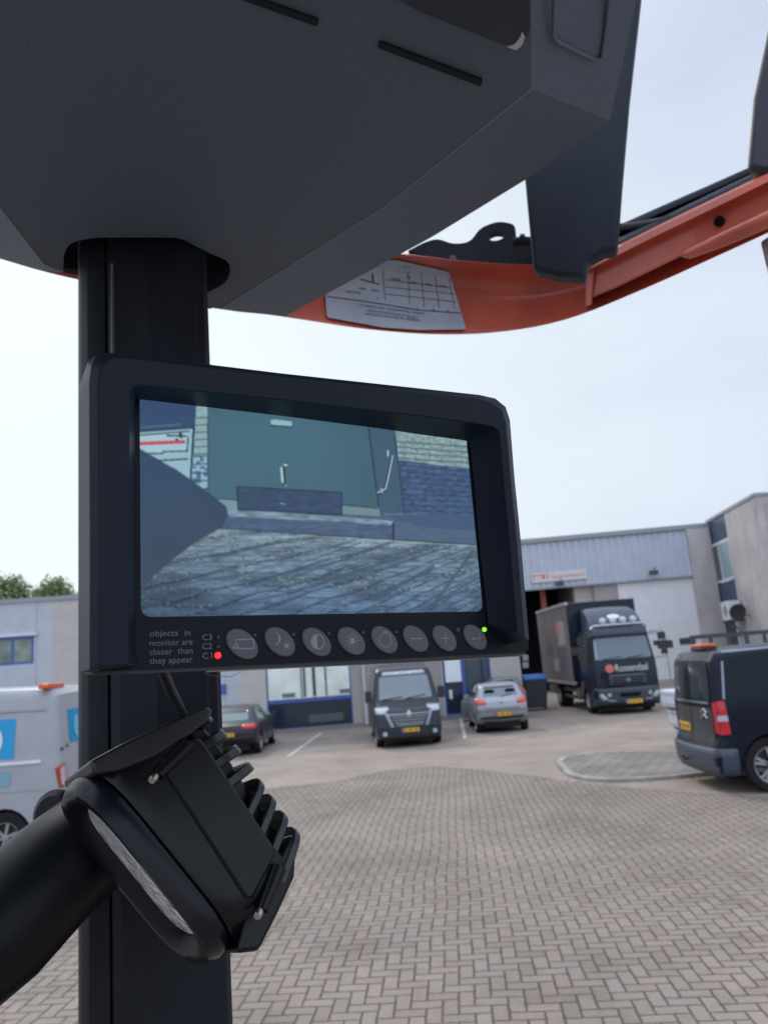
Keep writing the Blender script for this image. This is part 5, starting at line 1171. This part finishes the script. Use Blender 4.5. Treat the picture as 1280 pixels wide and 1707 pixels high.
grey_van()

# ---- silver hatchback, rear towards us
def hatch(name, label, loc, rz, m, kind):
    root = thing(name, label, 'car', loc, rz)
    if kind == 'small':
        prof = [(-.52, .42), (-.62, .55), (-.66, .80), (-.60, .98), (-.50, 1.08), (-.22, 1.42), (-.05, 1.50), (.6, 1.53), (1.2, 1.47), (1.45, 1.36), (2.15, 1.02), (2.85, .86), (3.08, .70), (3.1, .35), (3.0, .22)]
        W = ramp([(.2, .78), (.45, .835), (.9, .835), (1.05, .80), (1.5, .60)]); wb = 2.45; wr = .285
    else:
        prof = [(-.72, .42), (-.85, .52), (-.87, .72), (-.82, .90), (-.62, 1.00), (-.10, 1.30), (.35, 1.42), (1.0, 1.46), (1.6, 1.41), (1.95, 1.28), (2.55, .98), (3.35, .84), (3.60, .68), (3.62, .35), (3.5, .22)]
        W = ramp([(.2, .84), (.45, .90), (.85, .90), (1.0, .86), (1.46, .62)]); wb = 2.7; wr = .32
    C_ = Car(root, prof, W, m, .07, .25, .12, .10, arch=((0, wr + .06), (wb, wr + .06)))
    for xx in (0, wb):
        for sg in (1, -1): wheel(root, xx, sg * (W(.5) - .115), wr, .2, 5, sg)
    if kind == 'small':
        C_.patch('rear_window', 'B', [(-.56, 1.13), (.56, 1.13), (.50, 1.38), (-.50, 1.38)], M_cglass, .01, .07)
        for yy in (-.33, .33): C_.patch('headrest', 'B', [(yy - .17, 1.22), (yy + .17, 1.22), (yy + .14, 1.33), (yy - .14, 1.33)], M_slot, .016, .04, .06)
        for sg in (1, -1):
            C_.patch('tail_light', 'B', [(sg * .80, .90), (sg * .80, 1.10), (sg * .60, 1.04), (sg * .47, .95), (sg * .52, .88)], mat('tail lamp bright', (.70, .06, .03), .2, coat=.5), .012, .03, .05, th=.015)
            C_.patch('bumper_highlight', 'B', [(sg * .78, .82), (sg * .52, .80), (sg * .55, .70), (sg * .76, .74)], mat('silver highlight', (.55, .57, .62), .2, metal=.6), .01, .03)  # silver patch is a highlight painted on the bumper
            C_.patch('side_window', 'L' if sg > 0 else 'R', [(-.05, 1.05), (1.95, 1.05), (1.35, 1.38), (.1, 1.42)], M_cglassd, .008, .05)
            mirror(root, 1.75, sg * .84, 1.06, sg, m, (.09, .14, .12)); s_ = 'L' if sg > 0 else 'R'
            C_.line('door_seam', s_, [(.95, .35), (.95, 1.0)], M_under, .006, .003); C_.line('door_seam', s_, [(.25, .6), (.2, 1.0)], M_under, .006, .003)
            C_.patch('door_handle', s_, [(.75, .90), (.92, .90), (.92, .93), (.75, .93)], m, .02, 0)
        C_.line('bumper_seam', 'B', [(-.78, .68), (0, .64), (.78, .68)], M_under, .006, .003); C_.line('tailgate_seam', 'B', [(-.50, 1.1), (-.55, .72), (.55, .72), (.50, 1.1)], M_under, .005, .002)
        C_.plate_('B', 0, .58, .5); b = C_.hit('B', 0, .92, .02); mb = MB(); mb.lathe([(0, 0), (.05, 0), (.06, .012)], Matrix.Translation(b) @ Matrix.Rotation(R(90), 4, 'Y'), 3, False); mb.build('badge', M_chrome, root)
        C_.line('wiper', 'B', [(0, 1.12), (-.35, 1.17)], M_black, .01, .03); C_.patch('bumper_lower', 'B', [(-.70, .43), (.70, .43), (.66, .50), (-.66, .50)], M_black, .012, .02)
        C_.patch('spoiler', 'B', [(-.5, 1.41), (.5, 1.41), (.46, 1.455), (-.46, 1.455)], m, .05, .02, th=.03)
    else:
        C_.patch('rear_window', 'B', [(-.62, 1.04), (.62, 1.04), (.52, 1.32), (-.52, 1.32)], mat('green tinted glass', (.10, .16, .17), .06, spec=1.0), .01, .06)
        for sg in (1, -1):
            C_.patch('tail_light', 'B', [(sg * .88, .78), (sg * .88, .93), (sg * .50, .93), (sg * .46, .82)], M_red, .012, .03, .05, th=.015)
            s_ = 'L' if sg > 0 else 'R'; C_.patch('tail_light', s_, [(-.80, .80), (-.45, .84), (-.5, .94), (-.80, .93)], M_red, .008, .03, .05)
            C_.patch('side_window', s_, [(-.15, 1.02), (2.35, 1.0), (1.65, 1.33), (.9, 1.39), (.25, 1.32)], mat('green tinted glass', (.10, .16, .17), .06, spec=1.0), .008, .05)
            C_.line('window_pillar', s_, [(1.15, 1.0), (1.05, 1.37)], M_black, .022, .008); C_.line('door_seam', s_, [(1.18, .35), (1.16, 1.0)], M_under, .006, .003); C_.line('door_seam', s_, [(.22, .6), (.25, 1.0)], M_under, .006, .003)
            mirror(root, 2.2, sg * .90, 1.02, sg, m, (.1, .16, .13))
        C_.plate_('B', 0, .66, .5); C_.patch('bumper_lower', 'B', [(-.75, .43), (.75, .43), (.7, .52), (-.7, .52)], M_black, .012, .02); C_.line('bumper_seam', 'B', [(-.82, .62), (.82, .62)], M_under, .006, .003)
    return root
hatch('hatchback_car', 'silver hatchback seen from behind with red tail lights, right of the grey van', (3.22, 25.5, 0), R(90), paint('silver paint', (.34, .35, .385), .28, .5, .4), 'small')
oc_ = hatch('hatchback_car', 'small grey green car parked crosswise behind the silver hatchback', (4.38, 30.05, 0), R(180), paint('grey green paint', (.16, .19, .20), .28, .5, .3), 'small')
oc_.scale = (.66, .95, 1.03)
hatch('hatchback_car', 'charcoal car seen from behind right of the pillar, beside the wide blue window', (-5.2, 24.55, 0), R(90), paint('charcoal paint', (.045, .048, .055), .3, .5, .2), 'large')

# ---- black van at the right, rear to the left
def black_van():
    q = G(1277, 1320); X0 = q[0] + .235; root = thing('panel_van', 'black van with an orange roof beacon and tall red tail light at the right edge', 'van', (X0, q[1] + .84, 0), 0)
    m = paint('black van paint', (.006, .010, .022), .28, .3)
    prof = [(-.76, .21), (-.84, .28), (-.85, .60), (-.78, .72), (-.78, 1.14), (-.73, 1.76), (-.64, 1.88), (.0, 1.935), (2.4, 1.935), (2.9, 1.86), (3.6, 1.30), (4.2, 1.10), (4.45, .8), (4.45, .35), (4.3, .25)]
    W = ramp([(.2, .90), (.5, .96), (1.1, .96), (1.3, .945), (1.8, .87), (1.95, .84)])
    C_ = Car(root, prof, W, m, .10, .25, .06, .08, arch=((-.12, .415), (3.15, .415)))
    for xx in (-.12, 3.15):
        for sg in (1, -1): wheel(root, xx, sg * .845, .355, .225, 5, sg, rr=.66)
    root.scale = (1.19, 1.04, 1.19)
    C_.patch('rear_window', 'B', [(-.76, 1.22), (.76, 1.22), (.68, 1.76), (-.68, 1.76)], M_cglassd, .010, .08)
    C_.patch('window_sill_trim', 'B', [(-.70, 1.175), (.70, 1.175), (.70, 1.205), (-.70, 1.205)], M_chrome, .014, .01)
    C_.patch('tailgate_lower', 'B', [(-.76, .66), (.76, .66), (.76, 1.12), (-.76, 1.12)], mat('dusty black paint', (.05, .048, .052), .5, noise=.25, nscale=3), .006, .05)
    for sg in (1, -1):
        C_.patch('tail_light', 'B', [(sg * .90, .80), (sg * .90, 1.20), (sg * .81, 1.20), (sg * .81, .80)], M_red, .012, .02, .06)
    for s_ in 'RL':
        tl = C_.patch('tail_light', s_, [(-.735, .78), (-.60, .78), (-.62, 1.22), (-.72, 1.22)], M_red, .016, .02, .06)
        C_.patch('clear_section', s_, [(-.73, .955), (-.61, .955), (-.615, 1.03), (-.725, 1.03)], M_clear, .026, .01, .06, parent=tl)
        C_.patch('bumper_corner', s_, [(-.84, .25), (-.84, .60), (-.54, .60), (-.54, .25)], mat('bumper plastic', (.05, .065, .095), .4), .018, .05, th=.02)
        C_.line('crease_highlight', s_, [(.35, 1.12), (1.2, 1.16), (2.6, 1.16)], mat('crease shine', (.06, .07, .10), .3), .014, .006)  # paler line painted as shine along the body crease
        C_.line('roof_rail', s_, [(-.50, 1.86), (.3, 1.88), (2.3, 1.88)], mat('rail grey', (.35, .38, .46), .35, metal=.4), .022, .012)
        C_.line('door_seam', s_, [(1.0, .45), (1.0, 1.78)], M_under, .008, .003); C_.line('rear_pillar_line', s_, [(-.62, 1.24), (-.54, 1.74)], mat('rail grey', (.35, .38, .46), .35, metal=.4), .014, .006)
        C_.patch('side_window', s_, [(1.3, 1.20), (3.05, 1.20), (2.6, 1.70), (1.35, 1.74)], M_cglassd, .01, .06)
        mirror(root, 3.0, (1 if s_ == 'L' else -1) * .95, 1.3, (1 if s_ == 'L' else -1))
    C_.patch('rear_bumper', 'B', [(-.93, .25), (.93, .25), (.93, .60), (-.93, .60)], mat('bumper plastic', (.05, .065, .095), .4), .02, .05, th=.03)
    C_.plate_('B', .36, .82, .50)
    # double chevron badge
    mb = MB()
    for z in (.98, 1.05):
        for a, b in (((-.44, z), (-.54, z + .06)), ((-.54, z + .06), (-.64, z))):
            P = [C_.hit('B', *a, .02), C_.hit('B', *b, .02)]; mb.tube(P, .016, 6)
    mb.build('badge', M_chrome, root)
    C_.line('door_split', 'B', [(0, .66), (0, 1.78)], M_under, .008, .003)
    
    C_.patch('brake_light', 'B', [(.45, 1.79), (.60, 1.79), (.60, 1.825), (.45, 1.825)], M_red, .014, .01)
    mb = MB(); mb.box((-.58, -.20, 1.89), (-.34, .25, 1.935)); mb.build('beacon_mount', M_black, root, bevel=.01)
    mb = MB(); mb.box((-.58, -.20, 1.935), (-.34, .22, 1.985)); mb.build('roof_beacon', M_orangel, root, bevel=.03, seg=3)
    mb = MB(); mb.tube([(-.78, .45, .34), (-.70, .45, .33), (-.3, .45, .34)], .035, 10); mb.build('exhaust', M_black, root)
    mb = MB(); mb.tube([(-.80, .1, .42), (-.93, .1, .38), (-.97, .1, .44)], .02, 8); mb.build('tow_hook', M_black, root)
black_van()

# ---- white van at the left, rear to the right
def white_van():
    q = G(8, 1440); root = thing('panel_van', 'white panel van with cyan squares on its side and rear door, left edge', 'van', (q[0], q[1] + .97, 0), R(180))
    m = paint('white van paint', (.37, .385, .41), .3, .5)
    xr = q[0] - PP(101, 1250, (0, q[1], 0), Vector((0, 1, 0))).x      # negative of rear overhang
    prof = [(xr + .03, .48), (xr - .0, .60), (xr + .0, 1.3), (xr + .08, 2.38), (xr + .22, 2.49), (.6, 2.53), (3.2, 2.50), (3.8, 2.30), (4.6, 1.45), (5.3, 1.15), (5.45, .8), (5.45, .4), (5.3, .3)]
    W = ramp([(.3, .97), (.6, 1.0), (1.3, 1.0), (2.3, .90), (2.55, .84)])
    C_ = Car(root, prof, W, m, .12, .25, .03, .05, arch=((0, .43), (4.2, .43)))
    for xx in (0, 4.2):
        for sg in (1, -1): wheel(root, xx, sg * .87, .36, .23, 6, sg, rr=.58)
    cy = mat('cyan print', (.0, .30, .60), .35); cy2 = mat('faded cyan print', (.20, .36, .45), .4)
    for s_ in 'LR':
        # panels, rubbing strip, seams (L faces the camera)
        C_.patch('cyan_square', s_, [(-.12, 1.47), (-.12, 2.05), (.68, 2.05), (.68, 1.47)], cy, .008, .01, .12)
        C_.patch('white_swoosh', s_, ell(.26, 1.74, .20, .24, 20), M_whitef, .014, 0, .06)
        C_.patch('faded_square', s_, [(-.08, 1.08), (-.08, 1.30), (.7, 1.30), (.7, 1.08)], cy2, .007, .01, .12)
        C_.line('side_groove', s_, [(-.58, 2.15), (.5, 2.17), (2.2, 2.17)], mat('groove grey', (.30, .31, .34), .5), .02, .0)
        C_.line('rub_strip', s_, [(-.53, 1.40), (2.4, 1.40)], M_whitef, .03, .0); C_.line('sill_seam', s_, [(-.9, 1.0), (2.2, 1.0)], mat('groove grey', (.30, .31, .34), .5), .008, .0)
        C_.patch('door_stop', s_, ell(-.80, 1.10, .03, .03, 8), M_black, .014, 0, .1); C_.line('door_seam', s_, [(1.5, .6), (1.5, 2.3)], mat('groove grey', (.30, .31, .34), .5), .008, .0)
        C_.patch('side_window', s_, [(2.8, 1.5), (4.1, 1.5), (3.6, 2.2), (2.8, 2.25)], M_cglassd, .01, .06); C_.patch('lower_cladding', s_, [(.48, .5), (3.7, .5), (3.7, .66), (.48, .66)], M_black, .01, 0)
        C_.patch('rear_cladding', s_, [(xr + .12, .5), (-.48, .5), (-.48, .64), (xr + .12, .64)], M_black, .01, 0)
    for sg in (1, -1):
        tl = C_.patch('tail_light', 'B', [(sg * .92, 1.0), (sg * .97, 1.30), (sg * .80, 1.36), (sg * .74, 1.0)], mat('tail lamp rim', (.40, .05, .04), .25, coat=.5), .014, .03, .06, th=.02)
        C_.patch('lamp_core', 'B', [(sg * .90, 1.03), (sg * .93, 1.28), (sg * .82, 1.31), (sg * .78, 1.03)], mat('pale lamp', (.60, .45, .48), .2), .03, .03, .06, parent=tl)
        C_.patch('cyan_square', 'B', [(sg * .10, 1.62), (sg * .55, 1.62), (sg * .55, 2.12), (sg * .10, 2.12)], cy, .01, .01); C_.patch('white_swoosh', 'B', ell(sg * .28, 1.86, .12, .18, 16), mat('pale cyan', (.15, .5, .68), .4), .016, 0, .08)
        C_.line('hinge', 'B', [(sg * .86, 1.55), (sg * .80, 1.55)], M_black, .02, .01)
        C_.patch('door_latch', 'B', ell(sg * .66, 1.58, .03, .03, 8), M_black, .015, 0, .1)
    C_.line('door_split', 'B', [(0, .7), (0, 2.35)], mat('groove grey', (.30, .31, .34), .5), .008, .003); C_.patch('rear_bumper', 'B', [(-.95, .46), (.95, .46), (.95, .64), (-.95, .64)], M_black, .03, .04, th=.03)
    mb = MB(); mb.box((xr + .20, .35, 2.46), (xr + .36, .95, 2.54)); mb.build('roof_beacon', M_orangel, root, bevel=.02)
    C_.plate_('B', -.45, .82, .5)
white_van()

# ---- truck
def truck():
    a = G(982, 1189); b = G(1085, 1182); fx = (a[0] + b[0]) / 2
    root = thing('box_truck', 'black box truck with roof lamps and yellow plate standing in the open warehouse bay', 'truck', (fx, 29.4, 0), R(-90 + .5))
    dk = paint('truck blue black paint', (.012, .018, .032), .25, .8); gr = mat('truck grey plastic', (.045, .055, .075), .45)
    # cab: x forward, front axle at x=0
    prof = [(-.75, .9), (-.80, 1.2), (-.80, 2.85), (-.70, 3.02), (.90, 3.08), (1.02, 2.98), (1.32, 1.85), (1.38, 1.55), (1.40, .85), (1.38, .42), (1.30, .28)]
    W = ramp([(.3, 1.16), (.9, 1.20), (1.8, 1.20), (3.0, 1.06)]); C_ = Car(root, prof, W, dk, .10, .14, .0, .05, name='cab', arch=((0, .56),))
    for sg in (1, -1):
        wheel(root, 0, sg * 1.0, .48, .27, 8, sg, rr=.56); wheel(root, -4.4, sg * 1.0, .48, .5, 8, sg, rr=.56)
    C_.patch('windscreen', 'F', [(-1.02, 1.92), (1.02, 1.92), (.95, 2.72), (-.95, 2.72)], mat('truck windscreen', (.10, .15, .19), .06, spec=1), .012, .10)
    for y0 in (-.75, .05): C_.line('wiper', 'F', [(y0, 1.93), (y0 + .65, 2.0)], M_black, .014, .03)
    C_.patch('pillar_reflection', 'F', [(-1.0, 1.94), (-.96, 2.6), (-.90, 2.6), (-.93, 1.94)], mat('pale pillar reflection', (.3, .38, .42), .3), .016, 0)  # pale strip painted as a reflection at the windscreen pillar
    vis = C_.patch('sun_visor', 'F', [(-1.10, 2.74), (1.10, 2.74), (1.06, 3.02), (-1.06, 3.02)], gr, .12, .04, th=.03)
    # grille block and bumper
    C_.patch('grille', 'F', [(-.66, 1.0), (.66, 1.0), (.66, 1.38), (-.66, 1.38)], gr, .02, .03, th=.03)
    for z in (1.08, 1.18, 1.28): C_.patch('grille_slot', 'F', [(-.55, z - .02), (.55, z - .02), (.55, z + .02), (-.55, z + .02)], M_slot, .04, .01)
    C_.patch('bumper', 'F', [(-1.17, .26), (1.17, .26), (1.17, .92), (-1.17, .92)], gr, .05, .06, th=.06); C_.patch('bumper_gap', 'F', [(-.36, .60), (.36, .60), (.36, .74), (-.36, .74)], M_slot, .09, .01)
    bd = C_.hit('F', 0, 1.19, .07); mb = MB(); mb.lathe([(0, 0), (.09, 0), (.10, .02)], Matrix.Translation(bd) @ Matrix.Rotation(R(90), 4, 'Y'), 4, False); mb.build('badge', mat('dull badge', (.25, .26, .26), .35, metal=.6), root)
    for sg in (1, -1):
        C_.patch('headlight', 'F', [(sg * 1.08, .72), (sg * .95, .76), (sg * .78, .56), (sg * .95, .52)], M_clear, .10, .04, .06, th=.02)
        C_.patch('fog_lamp', 'F', ell(sg * .72, .70, .07, .07, 12), mat('lamp glass grey', (.4, .45, .48), .15), .10, 0, .06); C_.patch('marker_lamp', 'F', [(sg * .80, .49), (sg * .52, .47), (sg * .52, .51), (sg * .80, .53)], mat('marker grey', (.35, .38, .4), .3), .10, .005)
        s_ = 'L' if sg > 0 else 'R'; C_.patch('side_window', s_, [(-.45, 1.95), (.88, 1.85), (.75, 2.66), (-.45, 2.66)], M_cglassd, .01, .07); C_.line('door_seam', s_, [(-.6, 1.0), (-.6, 2.5)], M_under, .008, .003)
        # mirror sets on arms
        mb = MB(); y = sg * 1.1; mb.tube([(1.0, y, 2.80), (1.2, y + sg * .40, 2.84), (1.2, y + sg * .42, 1.90), (1.05, y, 1.85)], .018, 6); mb.box((1.14, y + sg * .36 - .12, 2.50), (1.28, y + sg * .36 + .12, 2.76)); mb.box((1.12, y + sg * .46 - .26, 2.16), (1.26, y + sg * .46 + .26, 2.44)); mb.box((1.14, y + sg * .40 - .1, 1.98), (1.26, y + sg * .40 + .1, 2.155))
        mb.build('wing_mirror', M_black, root, bevel=.025)
    C_.plate_('F', .10, .44, .58, .13)
    pl = [o for o in root.children if o.name.startswith('licence_plate')][0]; pl.location = (.09, 0, 0)
    # company name and red disc
    C_.patch('red_disc', 'F', ell(-.58, 1.60, .15, .15, 18), mat('logo red', (.60, .14, .12), .4), .02, 0, .08)
    t = MB(); v, f = text2d('Roosendaal'); w0 = min(p[0] for p in v); w1 = max(p[0] for p in v)
    t.add([C_.hit('F', -.38 + (x - w0) / (w1 - w0) * 1.16, 1.48 + y * .36, .02) for x, y in v], f); t.build('company_name', mat('truck lettering', (.62, .62, .60), .4), root, fix=False)
    # roof deflector
    mb = MB(); rings = []
    for x, zt, hw in ((.95, 3.08, 1.0), (.80, 3.25, 1.0), (.40, 3.58, .98), (-.05, 3.80, .95), (-.60, 3.86, .92)):
        rings.append([(x, -hw, 3.0), (x, -hw * .96, zt - .08), (x, -hw * .80, zt), (x, 0, zt + .03), (x, hw * .80, zt), (x, hw * .96, zt - .08), (x, hw, 3.0)])
    mb.loft(rings); de = mb.build('roof_deflector', paint('deflector paint', (.06, .075, .11), .22, .8), root, smooth=True, angle=50)
    mb = MB(); mb.lathe([(0, .03), (.16, .02), (.2, 0)], Matrix.Translation((.60, 0, 3.45)) @ Matrix.Rotation(R(50), 4, 'Y') @ Matrix.Diagonal((.6, 1.2, 1, 1)), 20, False); mb.build('oval_badge', mat('bright badge', (.8, .82, .85), .3), de)
    lb = MB(); lb.tube([(1.06, -1.02, 3.05), (1.10, -.9, 3.14), (1.10, .9, 3.14), (1.06, 1.02, 3.05)], .035, 8); lbr = lb.build('light_bar', M_chrome, root, smooth=True)
    for y in (-.55, -.18, .19, .56):
        mb = MB(); mb.lathe([(0, -.06), (.09, -.05), (.12, 0), (.12, .04), (.10, .055), (0, .06)], Matrix.Translation((1.06, y, 3.30)) @ Matrix.Rotation(R(90), 4, 'Y'), 18, False); mb.build('roof_lamp', mat('roof lamp glass', (.6, .64, .68), .15, metal=.3), lbr, smooth=True)
    # box body
    mb = MB(); mb.box((-6.9, -1.36, 1.05), (-.98, 1.36, 4.16)); bx = mb.build('box_body', mat('box side brown grey', (.14, .12, .12), .5, noise=.25, nscale=1.2), root, bevel=.03)
    mb = MB(); mb.box((-.975, -1.34, 1.07), (-.955, 1.34, 4.14)); mb.build('front_wall', dk, bx)
    mb = MB()
    for sg in (1, -1): mb.box((-6.9, sg * 1.37 - .02, 4.08), (-.95, sg * 1.28 + .02, 4.19)); mb.box((-6.9, sg * 1.37 - .02, 1.02), (-.95, sg * 1.28 + .02, 1.14))
    mb.build('edge_rail', mat('alu rail', (.45, .43, .43), .35, metal=.5), bx)
    # artwork of heart, dark lettering blocks and pale field on the sides
    for nm, col, rects in (('heart_mark', (.55, .12, .13), ((-3.1, -2.5, 3.0, 3.4),)), ('pale_field', (.30, .27, .27), ((-2.9, -1.6, 2.55, 3.5), (-4.2, -3.2, 1.5, 2.0))), ('lettering_block', (.08, .08, .10), ((-3.0, -1.8, 2.25, 2.42), (-3.0, -2.0, 1.95, 2.1), (-3.2, -2.0, 1.65, 1.8), (-5.5, -4.0, 2.2, 2.6)))):
        for x0, x1, z0, z1 in rects:
            for sg in (1, -1): d = 1.361 if nm == 'pale_field' else 1.366; mb = MB(); mb.box((x0, sg * d - .004, z0), (x1, sg * d + .004, z1)); mb.build(nm, mat(nm, col, .5), bx)
    mb = MB(); mb.box((-6.8, -.45, .62), (.2, .45, .98)); mb.build('chassis', M_under, root)
    for sg in (1, -1):
        for x0, x1, z0, z1 in ((-3.7, -.9, .45, .58), (-3.7, -.9, .72, .85), (-6.8, -5.0, .5, .9)): mb = MB(); mb.box((x0, sg * 1.12 - .02, z0), (x1, sg * 1.12 + .02, z1)); mb.build('side_guard', gr, root)
    mb = MB(); mb.tube([(-1.7, -.9, .7), (-1.0, -.9, .7)], .28, 16); mb.build('fuel_tank', mat('tank metal', (.4, .42, .44), .35, metal=.8), root, smooth=True)
truck()

# ---- wheelie bin with blue lid
def bin_():
    p = PZ(889, 1176, 0); y = 33.0; x = PP(889, 1150, (0, y, 0), Vector((0, 1, 0))).x
    root = thing('wheeled_bin', 'dark grey wheeled bin with a blue lid beside the truck', 'bin', (x + .05, y, 0)); s = .47; h = 1.22
    mb = MB(); mb.loft([[(-s * .8, -s * .8, .12), (s * .8, -s * .8, .12), (s * .8, s * .8, .12), (-s * .8, s * .8, .12)], [(-s, -s, h), (s, -s, h), (s, s, h), (-s, s, h)]]); mb.build('body', mat('bin grey', (.05, .055, .065), .6), root, bevel=.03)
    mb = MB(); mb.loft([[(-s * 1.06, -s * 1.08, h), (s * 1.06, -s * 1.08, h), (s * 1.06, s * 1.05, h), (-s * 1.06, s * 1.05, h)], [(-s * 1.06, -s * 1.08, h + .08), (s * 1.06, -s * 1.08, h + .08), (s * 1.06, s * 1.05, h + .12), (-s * 1.06, s * 1.05, h + .12)], [(-s * .9, -s * .8, h + .2), (s * .9, -s * .8, h + .2), (s * .9, s * .9, h + .24), (-s * .9, s * .9, h + .24)]]); mb.build('lid', mat('bin blue lid', (.02, .16, .50), .45), root, bevel=.03)
    for sg in (1, -1):
        mb = MB(); mb.tube([(sg * s * .8, s * .6, .12), (sg * s * .95, s * .6, .12)], .12, 16); mb.build('wheel', M_tyre, root)
bin_()
# ---- stack of white blocks
gx = G(1112, 1259); yy = gx[1] + .2
mw = mat('white block plastic', (.56, .58, .66), .6, noise=.12, nscale=4)
xs0 = PP(1104, 1200, (0, yy, 0), Vector((0, 1, 0))).x
for k, lab in enumerate(('white block at the bottom of the stack left of the black van', 'white block in the middle of the stack left of the black van', 'white block on top of the stack left of the black van')):
    t = thing('white_block', lab, 'block', (xs0 + .80 + (2 - k) * .10 - .05, yy + .4, k * .452), R(2 * k), 'white blocks stacked beside the black van')
    mb = MB(); mb.box((-.45, -.4, .05), (.45, .4, .44)); mb.build('body', mw, t, bevel=.04, seg=3)
    mb = MB(); [mb.box((-.46, -.41, z), (.46, .41, z + .02)) for z in (.12, .34)]; mb.build('strap', mat('strap grey', (.35, .36, .40), .5), t)
    mb = MB(); mb.box((-.36, -.36, .0), (.36, .36, .05)); mb.build('foot', mat('block foot', (.14, .13, .13), .8), t)
#MARK_TREES
# ================================================================ trees
def tree(cx_, cy_, ztop, rad, seed, label, blobs):
    rg = random.Random(seed); root = thing('broadleaf_tree', label, 'tree', (cx_, cy_, 0), 0, 'trees behind the office row')
    mb = MB(); h = ztop * .62; mb.tube([(0, 0, 0), (.1, 0, h * .5), (0, .1, h)], [.32, .24, .12], 10)
    for k in range(9):
        a = rg.random() * 6.28; z = h * rg.uniform(.5, .95); r = rad * rg.uniform(.5, .9); mb.tube([(0, 0, z), (r * .5 * math.cos(a), r * .5 * math.sin(a), z + .9), (r * math.cos(a), r * math.sin(a), z + rg.uniform(1.2, 2.4))], [.09, .06, .02], 6)
    mb.build('trunk', mat('bark', (.09, .07, .055), .9, noise=.3, nscale=6), root, smooth=True)
    v = []; f = []; mi = []
    for bx, by, bz, br in blobs:
        for k in range(int(1500 * br)):
            d = Vector((rg.gauss(0, 1), rg.gauss(0, 1), rg.gauss(0, 1))).normalized(); p = Vector((bx, by, bz)) + d * br * (rg.random() ** .45) * rg.uniform(.55, 1.35)
            n = (d + Vector((rg.gauss(0, .6), rg.gauss(0, .6), rg.gauss(0, .6)))).normalized(); q = n.orthogonal().normalized(); w_ = n.cross(q); s = rg.uniform(.07, .15); o = len(v)
            an = rg.random() * 3; q, w_ = q * math.cos(an) + w_ * math.sin(an), w_ * math.cos(an) - q * math.sin(an)
            v += [tuple(p + q * s * 1.4), tuple(p + w_ * s * .7), tuple(p - q * s * 1.4), tuple(p - w_ * s * .7)]; f.append((o, o + 1, o + 2, o + 3)); mi.append(rg.choice((0, 0, 1)))
    me = bpy.data.meshes.new('crown'); me.from_pydata(v, [], f); me.materials.append(mat('leaf green', (.15, .21, .09), .6)); me.materials.append(mat('leaf light green', (.24, .30, .13), .6))
    me.polygons.foreach_set('material_index', mi); o = link('crown', me, root)
TY = 52.0
def tp(x, y): p = PP(x, y, (0, TY, 0), Vector((0, 1, 0))); return p.x, p.z
x1, z1 = tp(10, 962)
tree(x1, TY, z1 + .3, 2.6, 3, 'left leafy green tree rising above the office roof at the left edge', [(-1.2, 0, z1 - 1.3, 1.6), (.3, .3, z1 - .9, 1.0), (-.2, -.2, z1 - 2.6, 2.0), (1.3, 0, z1 - 2.6, 1.1), (-2.6, 0, z1 - 2.4, 1.6)])
x1, z1 = tp(88, 966)
tree(x1, TY, z1 + .3, 2.2, 5, 'right leafy green tree rising above the office roof beside the pillar', [(.2, 0, z1 - .9, 1.0), (-.9, 0, z1 - 1.5, 1.0), (-.1, .2, z1 - 2.0, 1.5), (1.3, 0, z1 - 1.8, .8), (.4, 0, z1 - 3.2, 1.9)])
